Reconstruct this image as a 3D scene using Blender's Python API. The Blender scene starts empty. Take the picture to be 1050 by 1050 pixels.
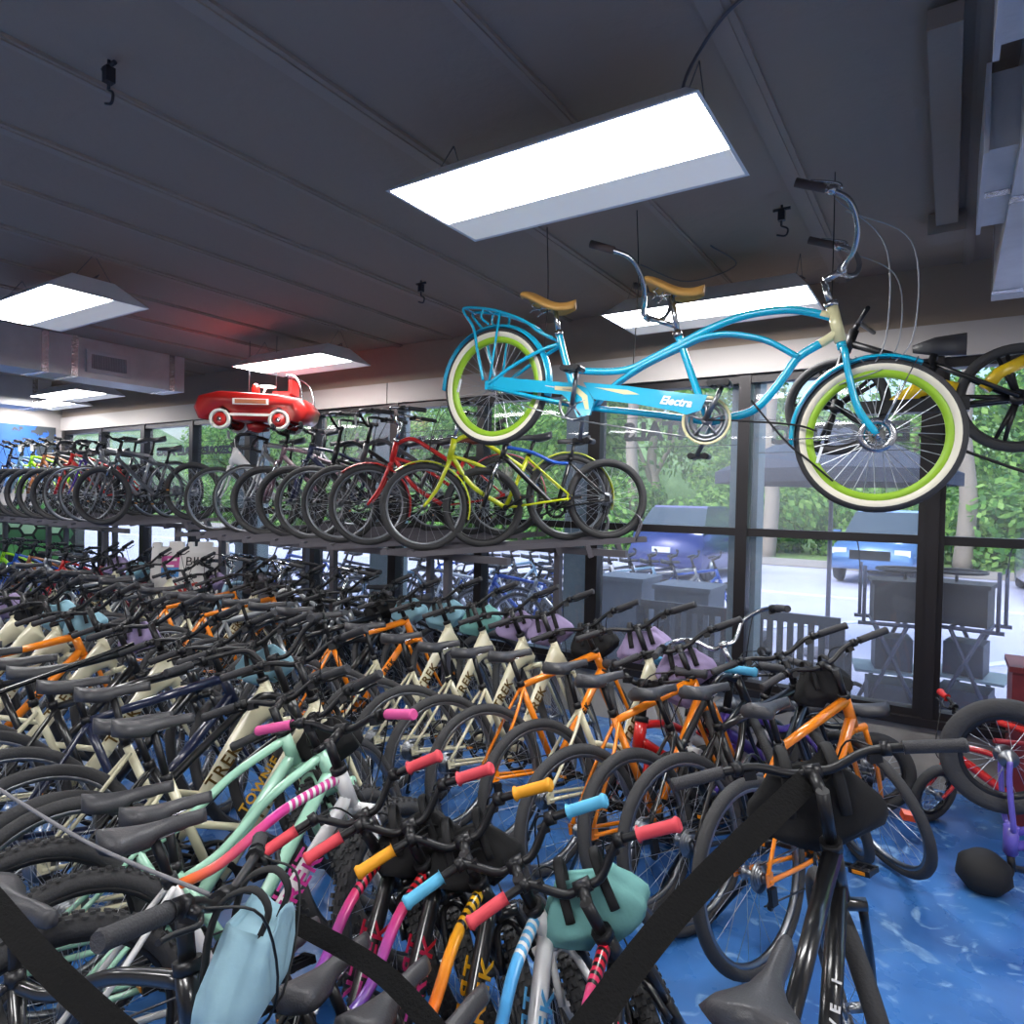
import bpy, bmesh, math, random, re
from mathutils import Vector as V, Matrix as Mx
R_ = math.radians
C = bpy.context.scene.collection
random.seed(7)

# ------------------------------------------------------------------ materials
def lin(h):
    h = h.lstrip('#'); o = []
    for i in (0, 2, 4):
        c = int(h[i:i+2], 16) / 255
        o.append(c/12.92 if c <= .04045 else ((c+.055)/1.055)**2.4)
    return (*o, 1)
MATS = {}
SPLIT = {'accent_pink_orange': .60}
def mat(name, col='#808080', rough=.5, metal=0, coat=0, emit=0, bump=0, bscale=40, noise=0, nscale=6, col2=None, spec=.5):
    if name in MATS: return MATS[name]
    m = bpy.data.materials.new(name); m.use_nodes = True; nt = m.node_tree; b = nt.nodes['Principled BSDF']
    b.inputs['Base Color'].default_value = lin(col); b.inputs['Roughness'].default_value = rough
    b.inputs['Metallic'].default_value = metal; b.inputs['Coat Weight'].default_value = coat
    b.inputs['Specular IOR Level'].default_value = spec
    if coat: b.inputs['Coat Roughness'].default_value = .08
    if emit:
        b.inputs['Emission Color'].default_value = (1, .985, .97, 1); b.inputs['Emission Strength'].default_value = emit
    if noise or bump:
        tc = nt.nodes.new('ShaderNodeTexCoord')
        if noise:
            n = nt.nodes.new('ShaderNodeTexNoise'); n.inputs['Scale'].default_value = nscale; n.inputs['Detail'].default_value = 6
            nt.links.new(tc.outputs['Object'], n.inputs['Vector'])
            r = nt.nodes.new('ShaderNodeValToRGB'); r.color_ramp.elements[0].position = .5-noise; r.color_ramp.elements[1].position = .5+noise
            r.color_ramp.elements[0].color = lin(col); r.color_ramp.elements[1].color = lin(col2 or col)
            nt.links.new(n.outputs['Fac'], r.inputs['Fac']); nt.links.new(r.outputs['Color'], b.inputs['Base Color'])
        if bump:
            n2 = nt.nodes.new('ShaderNodeTexNoise'); n2.inputs['Scale'].default_value = bscale; n2.inputs['Detail'].default_value = 4
            nt.links.new(tc.outputs['Object'], n2.inputs['Vector'])
            bp = nt.nodes.new('ShaderNodeBump'); bp.inputs['Strength'].default_value = bump; bp.inputs['Distance'].default_value = .01
            nt.links.new(n2.outputs['Fac'], bp.inputs['Height']); nt.links.new(bp.outputs['Normal'], b.inputs['Normal'])
    MATS[name] = m; return m
def accent(name, c0, c1, base, x0=.30, x1=.56, stripes=True):
    """paint that fades along the tube and breaks into dashes toward the head tube"""
    if name in MATS: return MATS[name]
    m = mat(name, c0, .3, 0, .5); nt = m.node_tree; b = nt.nodes['Principled BSDF']
    tc = nt.nodes.new('ShaderNodeTexCoord'); sx = nt.nodes.new('ShaderNodeSeparateXYZ'); nt.links.new(tc.outputs['Object'], sx.inputs[0])
    mr = nt.nodes.new('ShaderNodeMapRange'); mr.inputs['From Min'].default_value = x0; mr.inputs['From Max'].default_value = x1
    nt.links.new(sx.outputs['X'], mr.inputs['Value'])
    r = nt.nodes.new('ShaderNodeValToRGB'); r.color_ramp.elements[0].color = lin(c0); r.color_ramp.elements[1].color = lin(c1)
    nt.links.new(mr.outputs[0], r.inputs['Fac'])
    if stripes:
        w = nt.nodes.new('ShaderNodeMath'); w.operation = 'MULTIPLY'; w.inputs[1].default_value = 52; nt.links.new(sx.outputs['X'], w.inputs[0])
        fr = nt.nodes.new('ShaderNodeMath'); fr.operation = 'FRACT'; nt.links.new(w.outputs[0], fr.inputs[0])
        g = nt.nodes.new('ShaderNodeMath'); g.operation = 'GREATER_THAN'; g.inputs[1].default_value = .55; nt.links.new(fr.outputs[0], g.inputs[0])
        g2 = nt.nodes.new('ShaderNodeMath'); g2.operation = 'GREATER_THAN'; g2.inputs[1].default_value = SPLIT.get(name, .50); nt.links.new(sx.outputs['X'], g2.inputs[0])
        mm = nt.nodes.new('ShaderNodeMath'); mm.operation = 'MULTIPLY'; nt.links.new(g.outputs[0], mm.inputs[0]); nt.links.new(g2.outputs[0], mm.inputs[1])
        mx = nt.nodes.new('ShaderNodeMix'); mx.data_type = 'RGBA'; nt.links.new(mm.outputs[0], mx.inputs['Factor'])
        nt.links.new(r.outputs['Color'], mx.inputs['A']); mx.inputs['B'].default_value = lin(base); nt.links.new(mx.outputs['Result'], b.inputs['Base Color'])
    else: nt.links.new(r.outputs['Color'], b.inputs['Base Color'])
    return m
PAINT = dict(cream='#d9d3b4', orange='#f0860c', black='#141416', mint='#a9dcc2', navy='#1c2340', red='#c41f1d', white='#e6e6e6', silver='#a9abad',
             lime='#cdd722', blue='#1c55b8', grey='#4b4d52', burgundy='#7e1424', brown='#9a5e34', purple='#5a3fa0', lightgrey='#8d9094', neon='#9be01e', paleblue='#8fb4cc', mauve='#6d5560')
def paint(c):
    return mat('paint_'+c, PAINT[c], .28, .6 if c in ('silver',) else 0, .6)
RUB = lambda: mat('tyre_rubber', '#39393b', .8, bump=.25, bscale=120)
BLK = lambda: mat('black_anodised', '#1f1f22', .36, .25)
STL = lambda: mat('polished_steel', '#b8bbc0', .22, 1)
ALU = lambda: mat('brushed_alloy', '#8e9196', .35, 1)
SPK = lambda: mat('spoke_steel', '#b9bcc2', .3, .9)
SAD = lambda: mat('saddle_vinyl', '#3e3e42', .42, bump=.15, bscale=200)
GRP = lambda: mat('grip_rubber', '#333337', .65, bump=.3, bscale=250)
CBL = lambda: mat('cable_black', '#0e0e10', .45)

# ------------------------------------------------------------------ mesh helpers
def cat(pts, k=6):
    """Catmull-Rom through points"""
    P = [V(p) for p in pts]
    if len(P) < 3: return P
    P = [P[0]*2-P[1]] + P + [P[-1]*2-P[-2]]; o = []
    for i in range(1, len(P)-2):
        a, b, c, d = P[i-1:i+3]
        for j in range(k):
            t = j/k; o.append(.5*((2*b)+(c-a)*t+(2*a-5*b+4*c-d)*t*t+(3*b-a-3*c+d)*t**3))
    o.append(P[-2]); return o
class B:
    def __init__(s): s.bm = bmesh.new(); s.mi = 0
    def m(s, i): s.mi = i; return s
    def face(s, vs, smooth=True):
        try: f = s.bm.faces.new(vs)
        except ValueError: return
        f.material_index = s.mi; f.smooth = smooth
    def tube(s, pts, r, n=8, closed=False, cap=True, flat=1.0):
        P = [V(p) for p in pts]; N = len(P)
        rr = r if isinstance(r, (list, tuple)) else None
        rings = []; up = None
        for i, p in enumerate(P):
            a = P[(i-1) % N] if (closed or i) else p; b = P[(i+1) % N] if (closed or i < N-1) else p
            t = (b-a).normalized()
            if up is None:
                up = V((0, 1, 0)) if abs(t.y) < .9 else V((0, 0, 1))
            x = (up - t*up.dot(t)).normalized(); y = t.cross(x); up = x
            q = (rr[0]+(rr[-1]-rr[0])*i/(N-1) if len(rr) != N else rr[i]) if rr else r
            rings.append([s.bm.verts.new(p+x*q*flat*math.cos(2*math.pi*k/n)+y*q*math.sin(2*math.pi*k/n)) for k in range(n)])
        for i in range(N if closed else N-1):
            a, b = rings[i], rings[(i+1) % N]
            for k in range(n): s.face((a[k], a[(k+1) % n], b[(k+1) % n], b[k]))
        if cap and not closed: s.face(rings[0][::-1], False); s.face(rings[-1], False)
        return s
    def box(s, c, d, M=None):
        c = V(c); vs = []
        for z in (-1, 1):
            for y in (-1, 1):
                for x in (-1, 1):
                    p = V((x*d[0]/2, y*d[1]/2, z*d[2]/2)); p = (M @ p if M else p)+c; vs.append(s.bm.verts.new(p))
        for f in ((0, 2, 3, 1), (4, 5, 7, 6), (0, 1, 5, 4), (2, 6, 7, 3), (0, 4, 6, 2), (1, 3, 7, 5)): s.face([vs[i] for i in f], False)
        return s
    def prism(s, poly, y0, y1, M=None):
        a = [s.bm.verts.new((M @ V((p[0], y0, p[1]))) if M else V((p[0], y0, p[1]))) for p in poly]
        b = [s.bm.verts.new((M @ V((p[0], y1, p[1]))) if M else V((p[0], y1, p[1]))) for p in poly]
        n = len(poly)
        for i in range(n): s.face((a[i], a[(i+1) % n], b[(i+1) % n], b[i]), False)
        s.face(a[::-1], False); s.face(b, False); return s
    def lathe(s, prof, c=(0, 0, 0), n=32, ax='y', closed=True):
        """profile of (radius, offset along axis) revolved"""
        rings = []
        for k in range(n):
            a = 2*math.pi*k/n; ca, sa = math.cos(a), math.sin(a); ring = []
            for r, o in prof:
                p = {'y': V((r*ca, o, r*sa)), 'z': V((r*ca, r*sa, o)), 'x': V((o, r*ca, r*sa))}[ax]+V(c); ring.append(s.bm.verts.new(p))
            rings.append(ring)
        m = len(prof)
        for k in range(n):
            a, b = rings[k], rings[(k+1) % n]
            for i in range(m if closed else m-1): s.face((a[i], b[i], b[(i+1) % m], a[(i+1) % m]))
        return s
    def disc(s, r, y, c=(0, 0, 0), t=.003, n=24, ri=0):
        return s.lathe([(ri, y-t/2), (r, y-t/2), (r, y+t/2), (ri, y+t/2)], c, n)
    def mesh(s, name, mats):
        bmesh.ops.recalc_face_normals(s.bm, faces=s.bm.faces)
        me = bpy.data.meshes.new(name); s.bm.to_mesh(me); s.bm.free()
        for x in mats: me.materials.append(x)
        return me
def obj(name, me, parent=None, mats=None):
    if isinstance(me, B): me = me.mesh(name, mats)
    o = bpy.data.objects.new(name, me); C.objects.link(o)
    if parent: o.parent = parent
    return o
def tag(o, label, cat_, group=None, kind=None):
    if label: o['label'] = label
    if cat_: o['category'] = cat_
    if group: o['group'] = group
    if kind: o['kind'] = kind
    return o
def empty(name, loc=(0, 0, 0), rot=(0, 0, 0), scale=1):
    o = bpy.data.objects.new(name, None); C.objects.link(o); o.location = loc; o.rotation_euler = rot; o.scale = (scale,)*3
    o.empty_display_size = .05; return o
def struct(name, b, m):
    o = obj(name, b, None, m if isinstance(m, list) else [m]); o['kind'] = 'structure'; return o
TXT = {}
def text_mesh(body, size, M, m, ext=.0008, bold=0, shear=0, spacing=1):
    cu = bpy.data.curves.new('t', 'FONT'); cu.body = body; cu.size = size; cu.extrude = ext; cu.align_x = 'CENTER'; cu.align_y = 'CENTER'
    cu.offset = bold; cu.shear = shear; cu.space_character = spacing; cu.resolution_u = 3
    o = bpy.data.objects.new('t', cu); C.objects.link(o)
    dg = bpy.context.evaluated_depsgraph_get(); me = bpy.data.meshes.new_from_object(o.evaluated_get(dg))
    bpy.data.objects.remove(o); bpy.data.curves.remove(cu)
    me.transform(M); me.materials.clear(); me.materials.append(m)
    for p in me.polygons: p.material_index = 0
    return me

# ------------------------------------------------------------------ bicycles
G = {
 'k20': dict(R=.255, w=.055, wb=.86, bb=(.34, .25), clu=(.26, .50), sad=(.22, .66), ht=(.62, .68), hb=(.66, .58), bc=(.64, .82), hw=.28, sw=-.05, bar='rise2', sr=.95),
 'wide': dict(R=.345, w=.05, wb=1.05, bb=(.43, .29), clu=(.27, .74), sad=(.22, .93), ht=(.83, .87), hb=(.88, .72), bc=(.86, 1.05), hw=.34, sw=-.05, bar='riser', sr=1.35),
 'step': dict(R=.345, w=.045, wb=1.08, bb=(.44, .29), clu=(.29, .70), sad=(.24, .93), ht=(.84, .88), hb=(.90, .70), bc=(.82, 1.05), hw=.33, sw=-.06, bar='riser', sr=1),
 'dia': dict(R=.345, w=.045, wb=1.05, bb=(.43, .29), clu=(.27, .76), sad=(.22, .95), ht=(.83, .86), hb=(.88, .72), bc=(.87, 1.02), hw=.33, sw=-.05, bar='riser', sr=1),
 'kid': dict(R=.30, w=.055, wb=.96, bb=(.38, .28), clu=(.25, .58), sad=(.20, .76), ht=(.72, .74), hb=(.76, .64), bc=(.75, .86), hw=.29, sw=-.04, bar='rise2', sr=.9),
 'm26': dict(R=.325, w=.055, wb=1.0, bb=(.41, .28), clu=(.27, .66), sad=(.22, .84), ht=(.78, .82), hb=(.82, .70), bc=(.82, .95), hw=.32, sw=-.05, bar='riser', sr=.95),
 'cru': dict(R=.33, w=.05, wb=1.12, bb=(.50, .28), clu=(.30, .70), sad=(.24, .90), ht=(.85, .86), hb=(.90, .70), bc=(.80, 1.05), hw=.33, sw=-.20, bar='swept', sr=1.2),
 'cru26': dict(R=.325, w=.05, wb=1.08, bb=(.48, .28), clu=(.28, .66), sad=(.22, .84), ht=(.82, .82), hb=(.87, .66), bc=(.78, .98), hw=.33, sw=-.20, bar='swept', sr=1.2),
 'mm': dict(R=.325, w=.055, wb=1.0, bb=(.41, .28), clu=(.27, .56), sad=(.25, .77), ht=(.78, .82), hb=(.82, .70), bc=(.82, .95), hw=.32, sw=-.05, bar='riser', sr=.9),
 'r28': dict(R=.335, w=.03, wb=1.0, bb=(.41, .28), clu=(.24, .76), sad=(.19, .96), ht=(.78, .86), hb=(.82, .74), bc=(.86, .93), hw=.21, sw=.04, bar='drop', sr=.85),
 'bmx': dict(R=.165, w=.05, wb=.60, bb=(.22, .19), clu=(.10, .36), sad=(.06, .46), ht=(.45, .44), hb=(.48, .34), bc=(.42, .60), hw=.22, sw=-.06, bar='rise2', sr=.8),
}
CACHE = {}
def cached(key, fn):
    if key not in CACHE: CACHE[key] = fn()
    return CACHE[key]
def P3(p, y=0): return V((p[0], y, p[1]))
def wheel_meshes(t, lod, mag=False, knob=False, ww=False):
    g = G[t]; R, w = g['R'], g['w']
    def rim():
        b = B(); r0 = R-w*.92
        b.m(0).lathe([(r0-.014, -.010), (r0+.006, -.013), (r0+.006, .013), (r0-.014, .010)], n=40 if lod < 2 else 24)
        if mag:
            for k in range(5):
                a = 2*math.pi*k/5; ca, sa = math.cos(a), math.sin(a)
                for d in (-.09, .09):
                    b.tube([(.03*math.cos(a), 0, .03*math.sin(a)), (r0*.99*math.cos(a+d), 0, r0*.99*math.sin(a+d))], [.02, .012], 6)
            b.lathe([(0, -.05), (.045, -.05), (.045, .05), (0, .05)], n=16)
        elif lod < 3:
            b.m(1); n = 24 if lod < 2 else 16
            for k in range(n):
                a = 2*math.pi*k/n; sd = 1 if k % 2 else -1; a2 = a+(.42 if k % 4 < 2 else -.42)
                b.tube([(.022*math.cos(a2), sd*.028, .022*math.sin(a2)), ((r0-.01)*math.cos(a), 0, (r0-.01)*math.sin(a))], .0011 if lod == 0 else .0013, 3, cap=False)
            b.m(2).lathe([(0, -.055), (.008, -.055), (.01, -.035), (.026, -.034), (.026, -.026), (.013, -.024), (.013, .024), (.026, .026), (.026, .034), (.01, .035), (.008, .055), (0, .055)], n=14)
        return b.mesh('wheel', [BLK() if t in ('kid', 'k20', 'm26', 'mm', 'bmx') or mag else ALU(), SPK() if not mag else BLK(), ALU()])
    def tyre():
        b = B(); rc = R-w/2; n = 48 if lod < 2 else 28; m = 10 if lod < 2 else 6
        b.lathe([(rc+w/2*math.cos(2*math.pi*i/m), w/2*math.sin(2*math.pi*i/m)) for i in range(m)], n=n)
        if knob and lod < 2:
            K = 56
            for k in range(K):
                for j, (oy, rr, ph) in enumerate(((-.36, .93, 0), (.36, .93, 0), (-.13, 1.0, .5), (.13, 1.0, .5))):
                    a = 2*math.pi*(k+ph)/K; rad = rc+w/2*(rr if j > 1 else .80)+.0015
                    M = Mx.Rotation(-a, 3, 'Y'); b.box((rad*math.cos(a), oy*w*(1.15 if j < 2 else 1), rad*math.sin(a)), (.007, .0105, .013), M)
        if ww:
            b.m(1)
            for sd in (-1, 1):
                b.lathe([(R-w*.28, sd*w*.405), (R-w*.75, sd*w*.50), (R-w*.98, sd*w*.34)], n=48, closed=False)
        return b.mesh('tyre', [RUB(), mat('whitewall_rubber', '#e2dcc8', .6)])
    kk = (t, lod, mag, knob, ww)
    return cached(('rim',)+kk, rim), cached(('tyre',)+kk, tyre)
def down_tube(t):
    g = G[t]; hb, ht, bb = V(P3(g['hb'])), V(P3(g['ht'])), V(P3(g['bb'])); h = ht*.25+hb*.75
    if t in ('kid', 'k20', 'm26', 'mm', 'bmx'): return [h, h+(bb-h)*.5+V((.004, 0, .006)), bb], (.023, .026)
    if t in ('cru', 'cru26'): return [h, h+(bb-h)*.45+V((.03, 0, -.05)), bb], (.018, .018)
    if t == 'step': return [ht*.45+hb*.55, h+(bb-h)*.35+V((-.015, 0, .012)), bb], (.034, .034)
    return [h, bb], (.024, .026)
def frame_mesh(t, lod):
    g = G[t]; b = B(); n = 10 if lod == 0 else (8 if lod == 1 else 5)
    hb, ht, bb, clu, R = P3(g['hb']), P3(g['ht']), P3(g['bb']), P3(g['clu']), g['R']
    k = 1 if lod < 2 else 1.1
    b.m(0).tube([hb, ht], .024, n+2)
    dt, rr = down_tube(t)
    if t == 'step':
        h = ht*.5+hb*.5
        b.tube(cat([h+V((.01, 0, .0)), h+(bb-h)*.12+V((-.02, 0, .0)), h+(bb-h)*.35+V((-.015, 0, .012)), h+(bb-h)*.7, bb], 4), [.088]*1+[.080, .072, .062, .054, .046, .042, .039, .037, .036, .035, .035, .034, .034, .034, .034, .034], n, flat=.42)
        b.tube([clu+(bb-clu)*.45, bb+(hb-bb)*.35], .014, n)
    else: b.tube(cat(dt, 5), rr[0], n)
    if t in ('dia', 'wide', 'r28'):
        b.tube([ht*.85+hb*.15, clu+V((0, 0, -.02))], [.024, .017], n)
    elif t in ('kid', 'k20', 'm26', 'mm', 'bmx'):
        a = ht*.8+hb*.2; e = clu+(bb-clu)*.08
        b.m(1).tube(cat([a, a+(e-a)*.4+V((0, 0, .012)), e+(a-e)*.25+V((0, 0, -.02)), e], 5), [.0165, .014], n); b.m(0)
    elif t in ('cru', 'cru26'):
        a = ht*.85+hb*.15; e = clu+(bb-clu)*.25
        b.tube(cat([a, a+V((-.13, 0, .03)), a+V((-.30, 0, -.08)), e], 6), .017, n)
        b.tube(cat([ht*.2+hb*.8, (hb+bb)*.5+V((-.05, 0, .12)), e+(bb-e)*.5], 6), .014, n)
    b.tube([bb, clu], .017, n)
    hub = V((0, 0, R))
    for s in (-1, 1):
        c0 = clu+(bb-clu)*(.06 if t not in ('kid', 'k20') else .12)
        b.tube(cat([c0+V((0, s*.015, 0)), c0+(hub-c0)*.35+V((0, s*.045, .0)), hub+V((0, s*.066, .012))], 4), .0085*k, 6)
        b.tube(cat([bb+V((-.02, s*.025, 0)), bb+(hub-bb)*.4+V((0, s*.045, -.005)), hub+V((0, s*.066, -.008))], 4), .0095*k, 6)
        b.box(hub+V((.006, s*.068, 0)), (.04, .006, .045))
    if lod < 2: b.m(2).lathe([(0, -.035), (.022, -.035), (.022, .035), (0, .035)], bb, 12)
    return b.mesh('frame', [paint('black'), paint('black'), BLK(), BLK()])
def fork_mesh(t, lod):
    g = G[t]; b = B(); hb, ht, R = P3(g['hb']), P3(g['ht']), g['R']; hub = V((g['wb'], 0, R)); ax = (hb-ht).normalized()
    cr = hb+ax*.03; n = 8 if lod < 2 else 5
    sus = t in ('kid', 'k20', 'm26', 'mm')
    if sus: cr = V((cr.x+(hub.x-cr.x)*.15, 0, max(cr.z, 2*R+.0)))
    b.tube([hb, cr], .018, n)
    off = .05
    b.m(0).tube([cr+V((0, -off-.01, 0)), cr+V((0, 0, .008)), cr+V((0, off+.01, 0))], .017, n)
    for s in (-1, 1):
        c = cr+V((0, s*off, 0))
        if sus:
            mid = c+(hub-cr)*.42
            b.m(1).tube([c, mid], .012, n); b.m(0).tube([mid, hub+V((-.005, s*off, 0))], .018, n)
        else:
            b.m(0).tube(cat([c, c+(hub-cr)*.55+V((-.015, 0, -.01)), hub+V((0, s*off, 0))], 5), [.015, .010], n, flat=.8)
    if sus: b.m(0).tube(cat([cr+V((.0, -off, -.14)), cr+V((.03, -off*.5, -.04)), cr+V((.03, off*.5, -.04)), cr+V((0, off, -.14))], 4), .010, 6)
    return b.mesh('fork', [paint('black'), STL() if t == 'm26' else BLK()])
def bar_path(t):
    g = G[t]; bc = g['bc']; hw, sw = g['hw'], g['sw']; x0, z0 = bc; out = {}
    for s in (1, -1):
        if g['bar'] == 'swept':
            p = [(x0, 0, z0-.03), (x0+.02, s*.06, z0-.03), (x0+.05, s*.14, z0+.05), (x0+.02, s*.24, z0+.07), (x0+sw*.5, s*(hw-.03), z0+.05), (x0+sw-.04, s*hw, z0+.02)]
        elif g['bar'] == 'rise2':
            p = [(x0, 0, z0-.03), (x0, s*.05, z0-.03), (x0, s*.12, z0+.025), (x0-.01, s*.16, z0+.03), (x0+sw, s*hw, z0+.02)]
        elif g['bar'] == 'drop':
            p = [(x0, 0, z0), (x0+.01, s*.1, z0), (x0+.02, s*.19, z0), (x0+.09, s*.205, z0-.005), (x0+.13, s*.21, z0-.06), (x0+.09, s*.215, z0-.12), (x0, s*.22, z0-.13)]
        else:
            p = [(x0, 0, z0-.01), (x0, s*.05, z0-.01), (x0, s*.13, z0+.018), (x0+sw*.3, s*.2, z0+.024), (x0+sw, s*hw, z0+.02)]
        out[s] = cat([V(q) for q in p], 5)
    return out
def bar_mesh(t, lod):
    pth = bar_path(t); b = B(); n = 8 if lod < 2 else 5
    b.tube(pth[-1][::-1]+pth[1][1:], .0115 if t != 'bmx' else .01, n)
    return b.mesh('handlebar', [BLK()])
def grip_mesh(t, s, lod):
    pth = bar_path(t)[s]; e = pth[-1]; b = B(); acc = 0; L = .125 if t not in ('kid', 'k20', 'bmx') else .10
    if t == 'drop' or G[t]['bar'] == 'drop': L = .34
    pts = [e]
    for i in range(len(pth)-2, -1, -1):
        d = (pth[i]-pts[-1]).length
        if acc+d > L: pts.append(pts[-1]+(pth[i]-pts[-1]).normalized()*(L-acc)); break
        pts.append(pth[i]); acc += d
    d = (pts[0]-pts[1]).normalized()
    pts = [e+d*.012, e+d*.004, e-d*.004]+[p for p in pts[1:]]
    kid = t in ('kid', 'k20', 'bmx'); r = .0165
    rad = [r*.9, r*(1.25 if kid else 1.1), r]+[r]*(len(pts)-3)
    if kid: rad[-1] = r*1.35; pts.insert(-1, pts[-1]*.93+pts[-2]*.07); rad.insert(-1, r)
    b.tube(pts, rad, 10 if lod < 2 else 6)
    b.m(1)
    if lod < 2 and not kid and G[t]['bar'] != 'drop': b.tube([pts[-1], pts[-1]*.9+pts[-2]*.1], .019, 10)
    return b.mesh('grip', [GRP(), BLK()])
def lever_mesh(t, s, lod):
    pth = bar_path(t)[s]; b = B(); e = pth[-1]
    q = e; acc = 0
    for i in range(len(pth)-2, -1, -1):
        acc += (pth[i]-q).length; q = pth[i]
        if acc > .15: break
    d = (e-q).normalized(); f = V((1, 0, -.25)).normalized()
    b.m(0).tube([q-d*.012, q+d*.012], .019, 8)
    b.tube([q+f*.01, q+f*.035], .011, 6)
    b.m(1).tube(cat([q+f*.035, q+d*.03+f*.055, q+d*.08+f*.05, q+d*.115+f*.052], 4), .0055, 6)
    b.m(0).box(q-d*.03+V((0, 0, -.02)), (.03, .03, .022))
    return b.mesh('brake_lever', [BLK(), ALU() if t in ('cru', 'cru26') else BLK()])
def stem_mesh(t, lod):
    g = G[t]; b = B(); ht = P3(g['ht']); hb = P3(g['hb']); ax = (ht-hb).normalized(); bc = V((g['bc'][0], 0, g['bc'][1]-(.03 if g['bar'] in ('swept', 'rise2') else .01)))
    L = max(.03, (bc-ht).dot(ax)-.01); top = ht+ax*L
    b.tube([ht-ax*.01, ht+ax*.012], .027, 10); b.tube([ht, top+ax*.015], .016, 10)
    b.tube([top, bc], .015, 8); b.tube([bc-V((0, .022, 0)), bc+V((0, .022, 0))], .019, 10)
    return b.mesh('stem', [BLK()])
def saddle_mesh(t, lod):
    g = G[t]; sr = g['sr']; b = B(); n = 17; m = 8; rows = []
    L = .265
    for i in range(n):
        u = i/(n-1); x = -.12+L*u
        k_ = max(0, 1-u/.62); w = (.066*sr*(k_*k_*(3-2*k_))+.019)*(1 if u >= .2 else math.sqrt(max(.04, 1-((.2-u)/.21)**2)))*(1 if u < .96 else .7)
        zc = .020*(1-u*1.9)**2-.016-.012*max(0, u-.8)*5
        row = []
        for j in range(m+1):
            v = -1+2*j/m; row.append(b.bm.verts.new((g['sad'][0]+x, w*v, g['sad'][1]+zc-(.026 if u < .5 else .016)*abs(v)**2.5-(0 if abs(v) < .99 else .012)+(.004*abs(math.cos(v*3.1)) if u < .7 else 0))))
        rows.append(row)
    for i in range(n-1):
        for j in range(m): b.face((rows[i][j], rows[i][j+1], rows[i+1][j+1], rows[i+1][j]))
    low = [[b.bm.verts.new(r[k].co+V((0, -.25*r[k].co.y, -.020+.012*min(1, max(0, (r[k].co.x-g['sad'][0])/.1))))) for k in (0, m)] for r in rows]
    for i in range(n-1):
        b.face((rows[i][0], rows[i+1][0], low[i+1][0], low[i][0])); b.face((rows[i][m], low[i][1], low[i+1][1], rows[i+1][m]))
        b.face((low[i][0], low[i+1][0], low[i+1][1], low[i][1]))
    b.face([low[0][0], low[0][1]]+rows[0][::-1]); b.face([low[-1][1], low[-1][0]]+rows[-1])
    b.m(1)
    if lod < 2:
        for s in (-1, 1):
            c = V((g['sad'][0], s*.022, g['sad'][1]-.03)); b.tube(cat([c+V((-.09, s*.015, -.006)), c+V((-.03, -s*.004, -.024)), c+V((.04, -s*.008, -.024)), c+V((.10, -s*.016, -.008))], 3), .0035, 5)
    return b.mesh('saddle', [SAD(), STL()])
def post_mesh(t, lod):
    g = G[t]; b = B(); c = P3(g['clu']); s = V((g['sad'][0]+.01, 0, g['sad'][1]-.05)); d = (s-c).normalized()
    b.tube([c-d*.02, s], .0135, 8); b.tube([c-d*.012, c+d*.018], .021, 8); b.tube([s-V((0, .02, 0)), s+V((0, .02, 0))], .010, 8)
    return b.mesh('seatpost', [BLK()])
def crank_mesh(t, lod):
    g = G[t]; b = B(); bb = P3(g['bb']); r = .085 if t != 'bmx' else .05
    b.m(0).lathe([(r-.022, -.045), (r, -.0455), (r, -.0425), (r-.022, -.042)], bb, 24)
    if lod < 2:
        for k in range(5):
            a = 2*math.pi*k/5; b.tube([bb+V((0, -.044, 0)), bb+V((r*.85*math.cos(a), -.044, r*.85*math.sin(a)))], .005, 5)
    L = .165 if t != 'bmx' else .09
    for s, a in ((-1, R_(-25)), (1, R_(155))):
        b.m(1).tube([bb+V((0, s*.05, 0)), bb+V((L*math.cos(a), s*.068, L*math.sin(a)))], .010, 7)
    return b.mesh('crankset', [BLK(), BLK()])
def pedal_mesh(t, s, lod):
    g = G[t]; b = B(); L = .165 if t != 'bmx' else .09; a = R_(-25 if s < 0 else 155); c = P3(g['bb'])+V((L*math.cos(a), s*.12, L*math.sin(a)))
    for dx in (-.034, .034): b.box(c+V((dx, 0, 0)), (.014, .085, .022))
    for dy in (-.038, 0, .038): b.box(c+V((0, dy, 0)), (.08, .01, .018))
    b.tube([c-V((0, s*.055, 0)), c+V((0, s*.03, 0))], .007, 6)
    b.m(1).box(c+V((.043, 0, 0)), (.004, .05, .013)); b.box(c+V((-.043, 0, 0)), (.004, .05, .013))
    return b.mesh('pedal', [BLK(), mat('amber_reflector', '#e08a1a', .3)])
def chain_mesh(t, lod):
    g = G[t]; b = B(); bb = P3(g['bb']); R = g['R']; h = V((0, 0, R)); y = -.044
    for s, r2 in ((1, .045), (-1, .045)):
        b.tube([bb+V((0, y, s*.083)), h+V((0, y+.006, s*r2 if s > 0 else -.10))], .0035, 5)
    for r in (.055, .045, .035, .026): b.m(1).disc(r, -.030-(.055-r)*.5, h, .004, 20, .01)
    b.m(2); b.box(h+V((.01, -.07, -.06)), (.035, .018, .06)); b.disc(.018, -.05, h+V((.02, 0, -.10)), .008, 10); b.disc(.018, -.05, h+V((.03, 0, -.05)), .008, 10)
    b.tube([h+V((.02, -.058, -.10)), h+V((.03, -.058, -.05))], .006, 5)
    return b.mesh('chain', [mat('chain_steel', '#55565a', .35, .9), ALU(), BLK()])
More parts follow.
